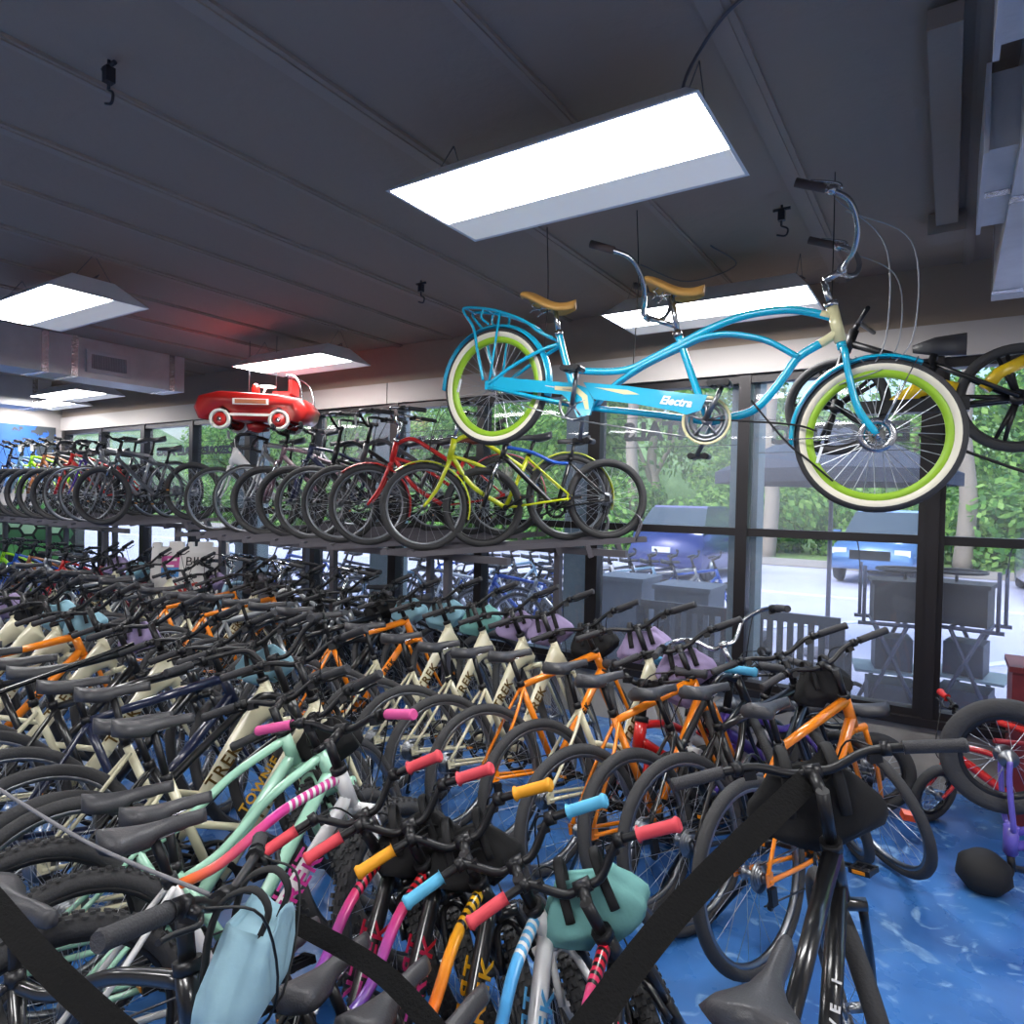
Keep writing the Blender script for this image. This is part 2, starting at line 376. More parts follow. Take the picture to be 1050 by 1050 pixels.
def kick_mesh(t, lod):
    g = G[t]; b = B(); a = V((.06 if t in ('step', 'dia', 'wide') else .1, .07, g['R']-.06)); e = V((-.02+.12, .27, .075))
    b.tube([a, a+(e-a)*.1, e], .0085, 6); b.tube([e, e+V((.02, .012, -.006))], .011, 6)
    return b.mesh('kickstand', [mat('stand_black', '#1b1b1d', .4, .5)])
def cable_mesh(t, lod):
    g = G[t]; b = B(); bp = bar_path(t); hb = P3(g['hb']); fw = V((g['wb'], .05, g['R']+.08))
    for s in (1, -1):
        q = bp[s][int(len(bp[s])*.62)]
        b.tube(cat([q+V((.02, 0, 0)), q+V((.12, -s*.06, -.02)), hb+V((.14, s*.02, .08)), hb+V((.05, s*.03, -.02))] + ([fw] if s > 0 else []), 6), .0028, 5)
    return b.mesh('brake_cable', [CBL()])
def fender_mesh(t, front):
    g = G[t]; b = B(); c = V((g['wb'] if front else 0, 0, g['R'])); r = g['R']+.02; a0, a1 = (R_(-10), R_(130)) if front else (R_(40), R_(200))
    if front: a0, a1 = R_(55), R_(200)
    n = 18; rows = []
    for i in range(n):
        a = a0+(a1-a0)*i/(n-1)
        rows.append([b.bm.verts.new(c+V(((r-.012*v*v)*math.cos(a), v*.032, (r-.012*v*v)*math.sin(a)))) for v in (-1, -.5, 0, .5, 1)])
    for i in range(n-1):
        for j in range(4): b.face((rows[i][j], rows[i][j+1], rows[i+1][j+1], rows[i+1][j]))
    me = b.mesh('fender', [paint('black')]); return me
def rack_mesh(t):
    g = G[t]; b = B(); R = g['R']; z = 2*R+.06
    for s in (-1, 1):
        b.tube(cat([(.2, s*.04, z+.02), (.0, s*.06, z), (-.28, s*.06, z), (-.33, s*.03, z)], 4), .006, 6)
        b.tube([(0, s*.07, R), (-.1, s*.065, z)], .005, 5); b.tube([(0, s*.07, R), (.05, s*.065, z)], .005, 5)
    for x in (-.25, -.1, .05): b.tube([(x, -.06, z), (x, .06, z)], .005, 5)
    return b.mesh('rear_rack', [BLK()])
def setm(o, i, m):
    s = o.material_slots[i]; s.link = 'OBJECT'; s.material = m
def lettering(t, body, m, side, size=None):
    dt, rr = down_tube(t); a, e = V(dt[-1]), V(dt[0]); d = (e-a).normalized(); L = (e-a).length
    g = G[t]
    c = a+(e-a)*(.52 if t != 'step' else .50)
    if t in ('kid', 'k20', 'm26', 'mm'): c += V((.003, 0, .004))
    if t == 'step': c += V((-.006, 0, .008))
    size = size or {'kid': .085, 'k20': .075, 'm26': .075, 'step': .075, 'dia': .05}.get(t, .05)
    y = side*((rr[0] if t != 'step' else .0145)+.0022)
    if side < 0: X, N = d, V((0, -1, 0))
    else: X, N = -d, V((0, 1, 0))
    if 'VERVE' in body: N = (N*.55+V((-d.z, 0, d.x))*.835).normalized()
    Y = N.cross(X); M = Mx((X, Y, N)).transposed().to_4x4(); M.translation = c+(N*abs(y) if 'VERVE' in body else V((0, y, 0)))
    return text_mesh(body, size, M, m, ext=.001, bold=.0012, spacing=2.0 if 'VERVE' in body else (1.12 if t != 'dia' else 1.3))
def bike(name, t, x, y, z, hd, ln, st, col, label, category='bicycle', group=None, lod=1, pitch=0, scale=1, grips=None, barm=None, rimm=None, forkm=None,
         text='TREK', textm=None, acc=None, saddlem=None, fender=False, rack=False, kick=True, mag=False, knob=False, ww=False, strap=None, postm=None, sadj=0, ptag=False):
    g = G[t]; root = empty(name, (x, y, z), (R_(ln), R_(pitch), R_(hd)), scale); tag(root, label, category, group)
    hb, ht = P3(g['hb']), P3(g['ht']); ax = (ht-hb).normalized()
    S = Mx.Translation(hb) @ Mx.Rotation(R_(st), 4, ax) @ Mx.Translation(-hb)
    def part(nm, key, fn, par=root, M=None):
        o = obj(nm, cached(key, fn), par)
        if M is not None: o.matrix_local = M
        return o
    pm = paint(col) if isinstance(col, str) else col
    fr = part('frame', ('frame', t, lod), lambda: frame_mesh(t, lod)); setm(fr, 0, pm); setm(fr, 1, acc or pm)
    if text and lod < 2:
        tm = textm or mat('lettering_black', '#15130f', .4)
        for sd in (-1,) if lod or len(text) > 5 else (-1, 1):
            l = part('lettering', ('text', t, text, sd, tm.name), lambda: lettering(t, text, tm, sd, (.03 if 'VERVE' in text else .055) if len(text) > 5 else None), fr)
            if sd < 0 or lod == 0: pass
    rim, ty = wheel_meshes(t, lod, mag, knob, ww)
    fk = part('fork', ('fork', t, lod), lambda: fork_mesh(t, lod), root, S); setm(fk, 0, forkm or pm)
    fw = obj('front_wheel', rim, root); fw.matrix_local = S @ Mx.Translation((g['wb'], 0, g['R'])); obj('tyre', ty, fw)
    rw = obj('rear_wheel', rim, root); rw.matrix_local = Mx.Translation((0, 0, g['R'])); obj('tyre', ty, rw)
    if rimm: setm(fw, 0, rimm); setm(rw, 0, rimm)
    hbar = part('handlebar', ('bar', t, lod), lambda: bar_mesh(t, lod), root, S)
    stm = part('stem', ('stem', t, lod), lambda: stem_mesh(t, lod), root, S)
    if barm: setm(hbar, 0, barm); setm(stm, 0, barm)
    for s in (1, -1):
        gr = part('grip', ('grip', t, s, lod), lambda: grip_mesh(t, s, lod), root, S)
        if grips: setm(gr, 0, grips); gr['label'] = 'coloured rubber grip'
        if lod < 2: part('brake_lever', ('lever', t, s, lod), lambda: lever_mesh(t, s, lod), root, S)
    sa = part('saddle', ('saddle', t, lod), lambda: saddle_mesh(t, lod))
    if saddlem: setm(sa, 0, saddlem)
    dv = (P3(g['sad'])-P3(g['clu'])).normalized()*sadj; sa.location = dv
    po = part('seatpost', ('post', t, lod), lambda: post_mesh(t, lod))
    if postm: setm(po, 0, postm)
    po.location = dv*1.0
    if ptag:
        bp_ = bar_path(t)[1]; c_ = bp_[len(bp_)//2]
        part('price_tag', ('ptag', t), lambda: B().box(c_+V((.035, 0, -.075)), (.004, .055, .085)).tube([c_+V((.02, 0, 0)), c_+V((.035, 0, -.035))], .0015, 4).mesh('price_tag', [mat('card_white', '#e9e6e2', .6)]), root, S)
    part('crankset', ('crank', t, lod), lambda: crank_mesh(t, lod))
    if lod < 2:
        for s in (1, -1): part('pedal', ('pedal', t, s, lod), lambda: pedal_mesh(t, s, lod))
        part('chain', ('chain', t, lod), lambda: chain_mesh(t, lod))
        part('brake_cable', ('cable', t, lod), lambda: cable_mesh(t, lod), root, S)
        if kick: part('kickstand', ('kick', t, lod), lambda: kick_mesh(t, lod))
    if fender:
        a = part('front_fender', ('fend', t, 1), lambda: fender_mesh(t, True), root, S); b_ = part('rear_fender', ('fend', t, 0), lambda: fender_mesh(t, False))
        setm(a, 0, pm); setm(b_, 0, pm)
    if rack: part('rear_rack', ('rack', t), lambda: rack_mesh(t))
    root['_S'] = 0; del root['_S']
    BW = Mx.Translation((x, y, z)) @ (Mx.Rotation(R_(hd), 4, 'Z') @ Mx.Rotation(R_(pitch), 4, 'Y') @ Mx.Rotation(R_(ln), 4, 'X')) @ Mx.Scale(scale, 4) @ S
    return root, BW, P3(g['bc'])

# ------------------------------------------------------------------ handlebar bags
def bag_mesh(seed):
    rnd = random.Random(seed); b = B(); n = 24; m = 9; rows = []
    for i in range(m):
        u = i/(m-1)                     # 0 bottom .. 1 top
        wx = .06*(math.sin(min(1, u*3+.12)*math.pi/2))*(1-.25*u); wy = .15*(math.sin(min(1, u*2.4+.2)*math.pi/2))*(1-.42*u*u)*(1-.12*math.cos(u*6))
        row = []
        for k in range(n):
            a = 2*math.pi*k/n; ca, sa = math.cos(a), math.sin(a); e = .75
            px = wx*(abs(ca)**e)*(1 if ca > 0 else -1); py = wy*(abs(sa)**e)*(1 if sa > 0 else -1)
            f = 1-.16*max(0, math.cos(2*a))**3*(1-.3*u)+.09*math.sin(a*5+seed+u*3)*(.3+u)+rnd.uniform(-.03, .03)
            row.append(b.bm.verts.new((px*f, py*f, -.185+.17*u+.010*math.sin(a*3+seed))))
        rows.append(row)
    for i in range(m-1):
        for k in range(n): b.face((rows[i][k], rows[i][(k+1) % n], rows[i+1][(k+1) % n], rows[i+1][k]))
    b.face(rows[0][::-1]); 
    top = [b.bm.verts.new(v.co*.8+V((0, 0, -.02))) for v in rows[-1]]
    for k in range(n): b.face((rows[-1][k], rows[-1][(k+1) % n], top[(k+1) % n], top[k]))
    b.face(top)
    bmesh.ops.subdivide_edges(b.bm, edges=b.bm.edges[:], cuts=1, smooth=.6, use_grid_fill=True)
    return b
def strap_mesh(s):
    b = B()
    b.tube(cat([(-.055, s*.06, -.10), (-.06, s*.055, -.03), (-.045, s*.05, .02), (0, s*.05, .04), (.03, s*.05, .01), (.02, s*.055, -.04)], 4), .005, 6, flat=2.6)
    return b.mesh('strap', [mat('bag_strap_black', '#1a1a1c', .8)])
BAGC = dict(blue='#7fa8b8', lavender='#9586ac', black='#161618', teal='#6fa6a2', grey='#4a4850', skyblue='#8fb3c2')
def bag(BW, bc, t, colour, label, seed=1, scale=1.0, group='handlebar bags'):
    M = BW @ Mx.Translation(bc+V((.075, 0, -.012)))
    loc = M.translation; q = (M.to_3x3().normalized()).to_euler()
    root = empty('handlebar_bag', loc, (q[0]*.75, q[1], q[2]), scale); tag(root, label, 'bag', group)
    me = cached(('bag', seed % 4), lambda: bag_mesh(seed % 4).mesh('bag_body', [mat('bag_canvas_blue', BAGC['blue'], .85)]))
    o = obj('bag_body', me, root); setm(o, 0, mat('bag_canvas_'+colour, BAGC[colour], .88, bump=.3, bscale=25))
    for s in (-1, 1): obj('strap', cached(('strap', s), lambda: strap_mesh(s)), root)
    return root
# ------------------------------------------------------------------ the room
WY = 4.85; XL = -11.5; XR = 2.6; YB = -3.2; ZC = 3.18
def floor_mat():
    m = bpy.data.materials.new('epoxy_floor'); m.use_nodes = True; nt = m.node_tree; b = nt.nodes['Principled BSDF']
    tc = nt.nodes.new('ShaderNodeTexCoord')
    def noise(s, d, dist=0):
        n = nt.nodes.new('ShaderNodeTexNoise'); n.inputs['Scale'].default_value = s; n.inputs['Detail'].default_value = d; n.inputs['Distortion'].default_value = dist
        nt.links.new(tc.outputs['Object'], n.inputs['Vector']); return n
    def ramp(n, p0, c0, p1, c1):
        r = nt.nodes.new('ShaderNodeValToRGB'); r.color_ramp.elements[0].position = p0; r.color_ramp.elements[0].color = c0
        r.color_ramp.elements[1].position = p1; r.color_ramp.elements[1].color = c1; nt.links.new(n.outputs['Fac'], r.inputs['Fac']); return r
    a = ramp(noise(1.3, 6, .6), .35, lin('#22508f'), .68, lin('#4680c6'))
    sc = ramp(noise(7, 9, 1.5), .585, (0, 0, 0, 1), .72, (1, 1, 1, 1))
    mx = nt.nodes.new('ShaderNodeMix'); mx.data_type = 'RGBA'; nt.links.new(sc.outputs['Color'], mx.inputs['Factor'])
    nt.links.new(a.outputs['Color'], mx.inputs['A']); mx.inputs['B'].default_value = lin('#8db4dc')
    nt.links.new(mx.outputs['Result'], b.inputs['Base Color'])
    rr = ramp(noise(4, 5), .3, (.18,)*3+(1,), .7, (.42,)*3+(1,)); nt.links.new(rr.outputs['Color'], b.inputs['Roughness'])
    b.inputs['Coat Weight'].default_value = .3; return m
struct('floor', B().box(((XL+XR)/2, (YB+WY)/2, -.05), (XR-XL+.2, WY-YB+.2, .1)), floor_mat())
cm = mat('ceiling_charcoal', '#98897d', .95, bump=.5, bscale=14)
struct('ceiling', B().box(((XL+XR)/2, (YB+WY)/2, ZC+.05), (XR-XL+.2, WY-YB+.2, .1)), cm)
jm = mat('joist_charcoal', '#9d8f84', .9)
for i, x in enumerate([2.0, 1.35, .7, .05, -.62, -1.27, -1.93, -2.63, -3.27, -3.85, -4.5, -5.15, -5.8, -6.45, -7.1, -7.75, -8.4, -9.05, -9.7, -10.35, -11.0]):
    w = .05 if i % 2 else .09
    b = B().box((x, (YB+WY)/2, ZC-.006), (w, WY-YB, .014)); b.box((x, (YB+WY)/2, ZC-.014), (w*.5, WY-YB, .012))
    struct('trim_%d' % (i+1), b, jm)
whm = mat('painted_drywall', '#b7b1ae', .8)
# window wall: header band, dark strip above it, storefront frames
b = B(); xs = [XL, -4.62, XR]
for i in range(2): b.box(((xs[i]+xs[i+1])/2, WY+.02, 2.72), (xs[i+1]-xs[i]-.012, .2, .2))
struct('wall_back_header', b, whm)
struct('wall_back_upper', B().box(((XL+XR)/2, WY+.03, 3.0), (XR-XL, .16, .36)), cm)
struct('wall_back_knee', B().box(((XL+XR)/2, WY+.07, .19), (XR-XL, .22, .38)), mat('rough_stone', '#b5afa6', .9, bump=.9, bscale=9, noise=.2, nscale=5, col2='#8f8a84'))
struct('trim_31', B().box(((XL+XR)/2, WY-.03, .40), (XR-XL, .12, .05)), mat('bronze_aluminium', '#2a2729', .4, .4))
fm = mat('bronze_aluminium')
def glass_mat():
    m = bpy.data.materials.new('window_glass'); m.use_nodes = True; nt = m.node_tree; nt.nodes.clear()
    o = nt.nodes.new('ShaderNodeOutputMaterial'); t = nt.nodes.new('ShaderNodeBsdfTransparent'); t.inputs[0].default_value = lin('#dfe6ee')
    g = nt.nodes.new('ShaderNodeBsdfGlossy'); g.inputs['Roughness'].default_value = .02; d = nt.nodes.new('ShaderNodeBsdfDiffuse'); d.inputs[0].default_value = lin('#c4cad8')
    fr = nt.nodes.new('ShaderNodeFresnel'); fr.inputs[0].default_value = 1.5
    a = nt.nodes.new('ShaderNodeMixShader'); c = nt.nodes.new('ShaderNodeMixShader'); c.inputs[0].default_value = .13
    ge = nt.nodes.new('ShaderNodeNewGeometry'); iv = nt.nodes.new('ShaderNodeMath'); iv.operation = 'SUBTRACT'; iv.inputs[0].default_value = 1; nt.links.new(ge.outputs['Backfacing'], iv.inputs[1])
    fm_ = nt.nodes.new('ShaderNodeMath'); fm_.operation = 'MULTIPLY'; nt.links.new(fr.outputs[0], fm_.inputs[0]); nt.links.new(iv.outputs[0], fm_.inputs[1])
    dm_ = nt.nodes.new('ShaderNodeMath'); dm_.operation = 'MULTIPLY'; dm_.inputs[0].default_value = .17; nt.links.new(iv.outputs[0], dm_.inputs[1]); nt.links.new(dm_.outputs[0], c.inputs[0])
    nt.links.new(fm_.outputs[0], a.inputs[0]); nt.links.new(t.outputs[0], a.inputs[1]); nt.links.new(g.outputs[0], a.inputs[2])
    nt.links.new(a.outputs[0], c.inputs[1]); nt.links.new(d.outputs[0], c.inputs[2]); nt.links.new(c.outputs[0], o.inputs[0]); return m
gm = glass_mat()
MUL = [2.35, 1.15, -.09, -1.22, -2.38, -3.5, -4.54, -5.7, -6.85, -8.0, -9.15, -10.3, -11.44]
for i in range(len(MUL)-1):
    x1, x0 = MUL[i], MUL[i+1]; e = .05
    b = B()
    wd = .14 if abs(x0+.09) < .01 else (.10 if i % 2 else .08)
    b.box((x0, WY, 1.52), (wd, .12, 2.22))
    if abs(x0+.09) < .01: b.box((x0+.01, WY-.05, 1.52), (.06, .06, 2.22))
    b.box(((x0+x1)/2, WY, 1.515), (x1-x0, .09, .055)); b.box(((x0+x1)/2, WY, 2.59), (x1-x0, .10, .06)); b.box(((x0+x1)/2, WY, .44), (x1-x0, .10, .06))
    w = struct('window_%d' % (i+1), b, fm)
    p = obj('window_pane', B().box(((x0+x1)/2, WY+.02, 1.51), (x1-x0-.04, .006, 2.12)), w, [gm])
# lettering applied to the outside of the glass, so it reads backwards from in here
lm = mat('window_lettering', '#101410', .6)
def wtext(body, x0, x1, z, size):
    M = Mx(((-1, 0, 0), (0, 0, 1), (0, 1, 0))).to_4x4(); M.translation = V(((x0+x1)/2, WY+.03, z))
    me = text_mesh(body, size, M, lm, bold=.009, ext=.0006); w = max(v.co.x for v in me.vertices)-min(v.co.x for v in me.vertices)
    k = (x1-x0)/w; cx = (x0+x1)/2
    for v in me.vertices: v.co.x = cx+(v.co.x-cx)*k
    return me
for body, x0, x1, z, s in (('RENTALS', -2.16, -1.36, 2.25, .19), ('ACCESSORIES', -7.92, -7.05, 2.24, .13), ('REPAIRS', -8.95, -8.15, 2.24, .13), ('SALES', -4.42, -3.85, 2.23, .16), ('ELECTRIC', -1.05, -.22, 2.19, .17)):
    o = obj('window_lettering', wtext(body, x0, x1, z, s)); bb = B()
    for dz in (-.115, .115): bb.box(((x0+x1)/2, WY+.03, z+dz), (1.0, .002, .006))
    l = obj('pinstripe', bb, o, [lm])
    tag(o, 'dark vinyl word %s on the window glass, backwards from inside' % body, 'window lettering', 'words on the window glass')
# side, back walls (behind the viewer) and mural wall at the far left
struct('wall_left', B().box((XL-.06, (YB+WY)/2, ZC/2), (.12, WY-YB, ZC)), whm)
struct('wall_right', B().box((XR+.06, (YB+WY)/2, ZC/2), (.12, WY-YB, ZC)), whm)
struct('wall_front', B().box(((XL+XR)/2, YB-.06, ZC/2), (XR-XL, .12, ZC)), whm)
def mural_mat():
    m = bpy.data.materials.new('mural_print'); m.use_nodes = True; nt = m.node_tree; b = nt.nodes['Principled BSDF']; b.inputs['Roughness'].default_value = .5
    tc = nt.nodes.new('ShaderNodeTexCoord'); s = nt.nodes.new('ShaderNodeSeparateXYZ'); nt.links.new(tc.outputs['Object'], s.inputs[0])
    r = nt.nodes.new('ShaderNodeValToRGB'); mr = nt.nodes.new('ShaderNodeMapRange'); mr.inputs['From Min'].default_value = 1.9; mr.inputs['From Max'].default_value = 2.7
    nt.links.new(s.outputs['Z'], mr.inputs['Value']); nt.links.new(mr.outputs[0], r.inputs['Fac'])
    r.color_ramp.elements[0].color = lin('#4a7cc4'); r.color_ramp.elements[1].color = lin('#2258ae')
    n = nt.nodes.new('ShaderNodeTexNoise'); n.inputs['Scale'].default_value = 9; n.inputs['Detail'].default_value = 9; nt.links.new(tc.outputs['Object'], n.inputs['Vector'])
    g = nt.nodes.new('ShaderNodeMapRange'); g.inputs['From Min'].default_value = 3.6; g.inputs['From Max'].default_value = 4.6; g.inputs['To Min'].default_value = -.25; g.inputs['To Max'].default_value = .12
    nt.links.new(s.outputs['Y'], g.inputs['Value']); ad = nt.nodes.new('ShaderNodeMath'); nt.links.new(n.outputs['Fac'], ad.inputs[0]); nt.links.new(g.outputs[0], ad.inputs[1])
    gt = nt.nodes.new('ShaderNodeMath'); gt.operation = 'GREATER_THAN'; gt.inputs[1].default_value = .56; nt.links.new(ad.outputs[0], gt.inputs[0])
    mx = nt.nodes.new('ShaderNodeMix'); mx.data_type = 'RGBA'; nt.links.new(gt.outputs[0], mx.inputs['Factor']); nt.links.new(r.outputs['Color'], mx.inputs['A']); mx.inputs['B'].default_value = lin('#3d4348')
    nt.links.new(mx.outputs['Result'], b.inputs['Base Color']); return m
mu = obj('wall_mural', B().box((XL+.02, 3.0, 2.2), (.02, 3.4, .92)), None, [mural_mat()]); tag(mu, 'printed wall mural of blue sky with bare tree branches', 'mural')
def hexpanel():
    b = B()
    for i in range(16):
        for j in range(4):
            y = 2.2+.17*i; z = .75+.196*j+(.098 if i % 2 else 0); poly = [(.092*math.cos(k*math.pi/3), .092*math.sin(k*math.pi/3)) for k in range(6)]
            b.m((i*3+j*5) % 3+1).prism([(p[0]+y, p[1]+z) for p in poly], 0, .012, Mx(((0, 1, 0), (1, 0, 0), (0, 0, 1))) @ Mx.Identity(3))
    b.m(0).box((-.006, 3.5, 1.05), (.01, 3.0, .85)); return b
hp = obj('display_panel', hexpanel(), None, [mat('panel_black', '#101312', .6), mat('hex_green', '#4f8a4c', .5), mat('hex_pale_green', '#86a889', .5), mat('hex_dark_green', '#2f5a38', .5)])
hp.location = (XL+.3, 0, 0); tag(hp, 'black display panel of green hexagon shapes on the far left wall', 'wall panel')

# ------------------------------------------------------------------ ceiling lights, ducts, small ceiling fittings
LW, LD = 1.24, .59
def light_meshes():
    h = B(); z0, z1, zt = 0, .085, .13; L, D = LW/2, LD/2
    out = [(-L, -D), (L, -D), (L, D), (-L, D)]; top = [(-L+.1, -D+.17), (L-.1, -D+.17), (L-.1, D-.17), (-L+.1, D-.17)]
    inn = [(-L+.012, -D+.012), (L-.012, -D+.012), (L-.012, D-.012), (-L+.012, D-.012)]; ins = [(-L+.075, -D+.13), (L-.075, -D+.13), (L-.075, D-.13), (-L+.075, D-.13)]
    vo = [h.bm.verts.new((*p, z0)) for p in out]; vt = [h.bm.verts.new((*p, zt)) for p in top]; vi = [h.bm.verts.new((*p, z0)) for p in inn]; vn = [h.bm.verts.new((*p, z1)) for p in ins]
    for k in range(4):
        j = (k+1) % 4; h.face((vo[k], vo[j], vt[j], vt[k]), False); h.face((vo[k], vo[j], vi[j], vi[k]), False); h.face((vi[k], vi[j], vn[j], vn[k]), False)
    h.face(vt, False)
    lens = B().box((-.0, -.105, .004), (LW-.03, LD-.24, .006)); dim = B().box((0, .178, .004), (LW-.03, .20, .006))
    w = B()
    for sx in (-1, 1):
        for sy in (-1, 1): w.tube([(sx*(L-.1), sy*.1, zt), (sx*(L-.1), 0, ZC-2.9)], .002, 4)
        w.tube([(sx*(L-.13), 0, zt+.0), (sx*(L-.1), .03, zt+.03), (sx*(L-.07), 0, zt)], .004, 5)
    return h.mesh('housing', [mat('light_housing_white', '#e9e9ee', .5)]), lens.mesh('lens', [mat('light_lens', '#ffffff', .4, emit=LIGHT_E)]), dim.mesh('diffuser', [mat('light_diffuser', '#e4e8ec', .5, emit=.12)]), w.mesh('hanging_wire', [mat('wire_grey', '#6a6a70', .4, .8)])
LIGHT_E = 17
hm, lnm, dfm, wm = light_meshes()
LIGHTS = [((-1.26, 2.205), 'white panel light nearest the viewer, above the tandem bicycle'), ((-5.03, 2.05), 'white panel light at the left beside the silver duct'), ((-5.06, 4.08), 'white panel light above the red pedal car'),
          ((-1.29, 4.18), 'white panel light behind the tandem handlebar and saddle'), ((-9.3, 4.04), 'small distant panel light beneath the silver duct end'), ((-10.7, 4.3), 'panel light at the far left beyond the second duct'),
          ((-9.0, 1.9), None), ((-1.3, -.6), None), ((-5.0, -.6), None), ((-8.8, -.6), None), ((1.5, 2.2), None), ((1.5, -.6), None), ((-3.1,-2.2), None)]  # unlabelled entries are unseen panels, added to help light the room
for (x, y), lb in LIGHTS:
    r = empty('ceiling_light', (x, y, 2.9)); tag(r, lb or 'white panel light behind the viewer out of the picture', 'ceiling light', 'suspended panel lights')
    obj('housing', hm, r); obj('lens', lnm, r); obj('diffuser', dfm, r); obj('hanging_wire', wm, r)
dm = mat('galvanised_duct', '#b4b4b6', .4, .25, bump=.35, bscale=10, noise=.25, nscale=7, col2='#c6c6c8')
fo = mat('duct_foil_tape', '#d8d8da', .18, 1, bump=.8, bscale=45)
def duct(x0, x1, y0, y1, z0, z1, label, grille=None, bands=()):
    r = empty('air_duct', ((x0+x1)/2, y1, z0)); tag(r, label, 'duct', 'silver air ducts'); c = V(r.location)
    def bx(nm, lo, hi, m):
        lo, hi = V(lo), V(hi); return obj(nm, B().box((lo+hi)/2-c, hi-lo), r, [m])
    bx('duct_body', (x0, y0, z0), (x1, y1, z1), dm)
    for y in bands:
        o = bx('foil_band', (x0-.004, y, z0-.004), (x1+.004, y+.06, z1), fo)
    if grille:
        side, gy, gz, gw, gh = grille; xx = x1 if side > 0 else x0
        g = B(); g.box((xx+side*.012-c.x, gy-c.y, gz+gh/2+.02-c.z), (.03, gw+.08, .04)); g.box((xx+side*.012-c.x, gy-c.y, gz-gh/2-.02-c.z), (.03, gw+.08, .04))
        for s in (-1, 1): g.box((xx+side*.012-c.x, gy+s*(gw/2+.02)-c.y, gz-c.z), (.03, .04, gh))
        for k in range(22): g.box((xx+side*.010-c.x, gy-gw/2+gw*(k+.5)/22-c.y, gz-c.z), (.018, .006, gh))
        g.m(1).box((xx+side*.002-c.x, gy-c.y, gz-c.z), (.002, gw, gh))
        obj('vent_grille', g, r, [mat('grille_white', '#b9b9bd', .5), mat('panel_black')])
    return r
duct(-7.45, -7.02, -2.5, 4.12, 2.80, ZC-.002, 'long silver duct with a white vent grille at the left', (1, 3.33, 2.965, .33, .14), (2.75, 3.0, 3.95))
duct(-10.7, -10.2, -2.5, 4.12, 2.80, ZC-.002, 'second silver duct farther left near the mural wall', None, (3.9,))
duct(.15, .62, -2.5, 4.3, 2.80, ZC-.002, 'silver duct along the ceiling at the right edge', None, (4.1, 2.9))
def boot(y0, y1, label):
    r = empty('vent_boot', (.15, (y0+y1)/2, 2.84)); tag(r, label, 'vent', 'side vents of the right duct')
    w = y1-y0; obj('boot_body', B().box((-.035, 0, .12), (.09, w-.06, .24)), r, [dm]); obj('face_plate', B().box((-.085, 0, .12), (.014, w, .28)), r, [mat('grille_white')])
    obj('foil_band', B().box((-.035, .02, .12), (.095, .05, .245)), r, [fo])
boot(2.56, 3.3, 'side vent with white face plate on the right duct, nearer the windows'); boot(1.35, 2.05, 'side vent with white face plate on the right duct, nearer the viewer')
def hangcable(pts, label, r=.006, m=None, nm='ceiling_cable'):
    o = obj(nm, B().tube(cat(pts, 8), r, 6), None, [m or mat('wire_grey')]); tag(o, label, 'cable')
hangcable([(-.82, 2.25, 3.03), (-.76, 2.14, 3.10), (-.6, 2.0, 3.15), (-.45, 1.95, 3.17), (-.3, 1.9, 3.17)], 'pale cable arching from the nearest panel light to the ceiling')
hangcable([(-1.5, 3.55, 3.05), (-1.3, 3.75, 2.98), (-1.05, 3.85, 3.06), (-1.15, 3.7, 3.14)], 'thin black cable loop near the rear panel light', .004)
for x, y, lb in ((-.72, 3.42, 'small black ceiling hook assembly left of the tandem handlebar'), (-3.0, 3.4, 'small black ceiling hook above the tandem rear rack'), (-2.42, 1.14, 'small hanging bracket on the ceiling above the viewer')):
    b = B(); b.tube([(0, 0, 0), (0, 0, -.10)], .006, 6); b.tube([(-.04, 0, -.02), (.04, 0, -.02)], .008, 6); b.tube(cat([(0, 0, -.1), (.03, 0, -.12), (.02, 0, -.15), (-.02, 0, -.14)], 4), .005, 5); b.box((0, 0, -.05), (.03, .03, .05))
    o = obj('ceiling_hook', b, None, [mat('hook_dark', '#3a3a40', .4, .6)]); o.location = (x, y, ZC-.02); tag(o, lb, 'hook')
b = B(); b.box((-.05, 3.1, ZC-.05), (.09, 1.6, .06)); b.box((-.05, 4.0, ZC-.06), (.16, .16, .1)); o = obj('ceiling_conduit', b, None, [cm]); tag(o, 'dark painted conduit and box on the ceiling right of the tandem', 'conduit')

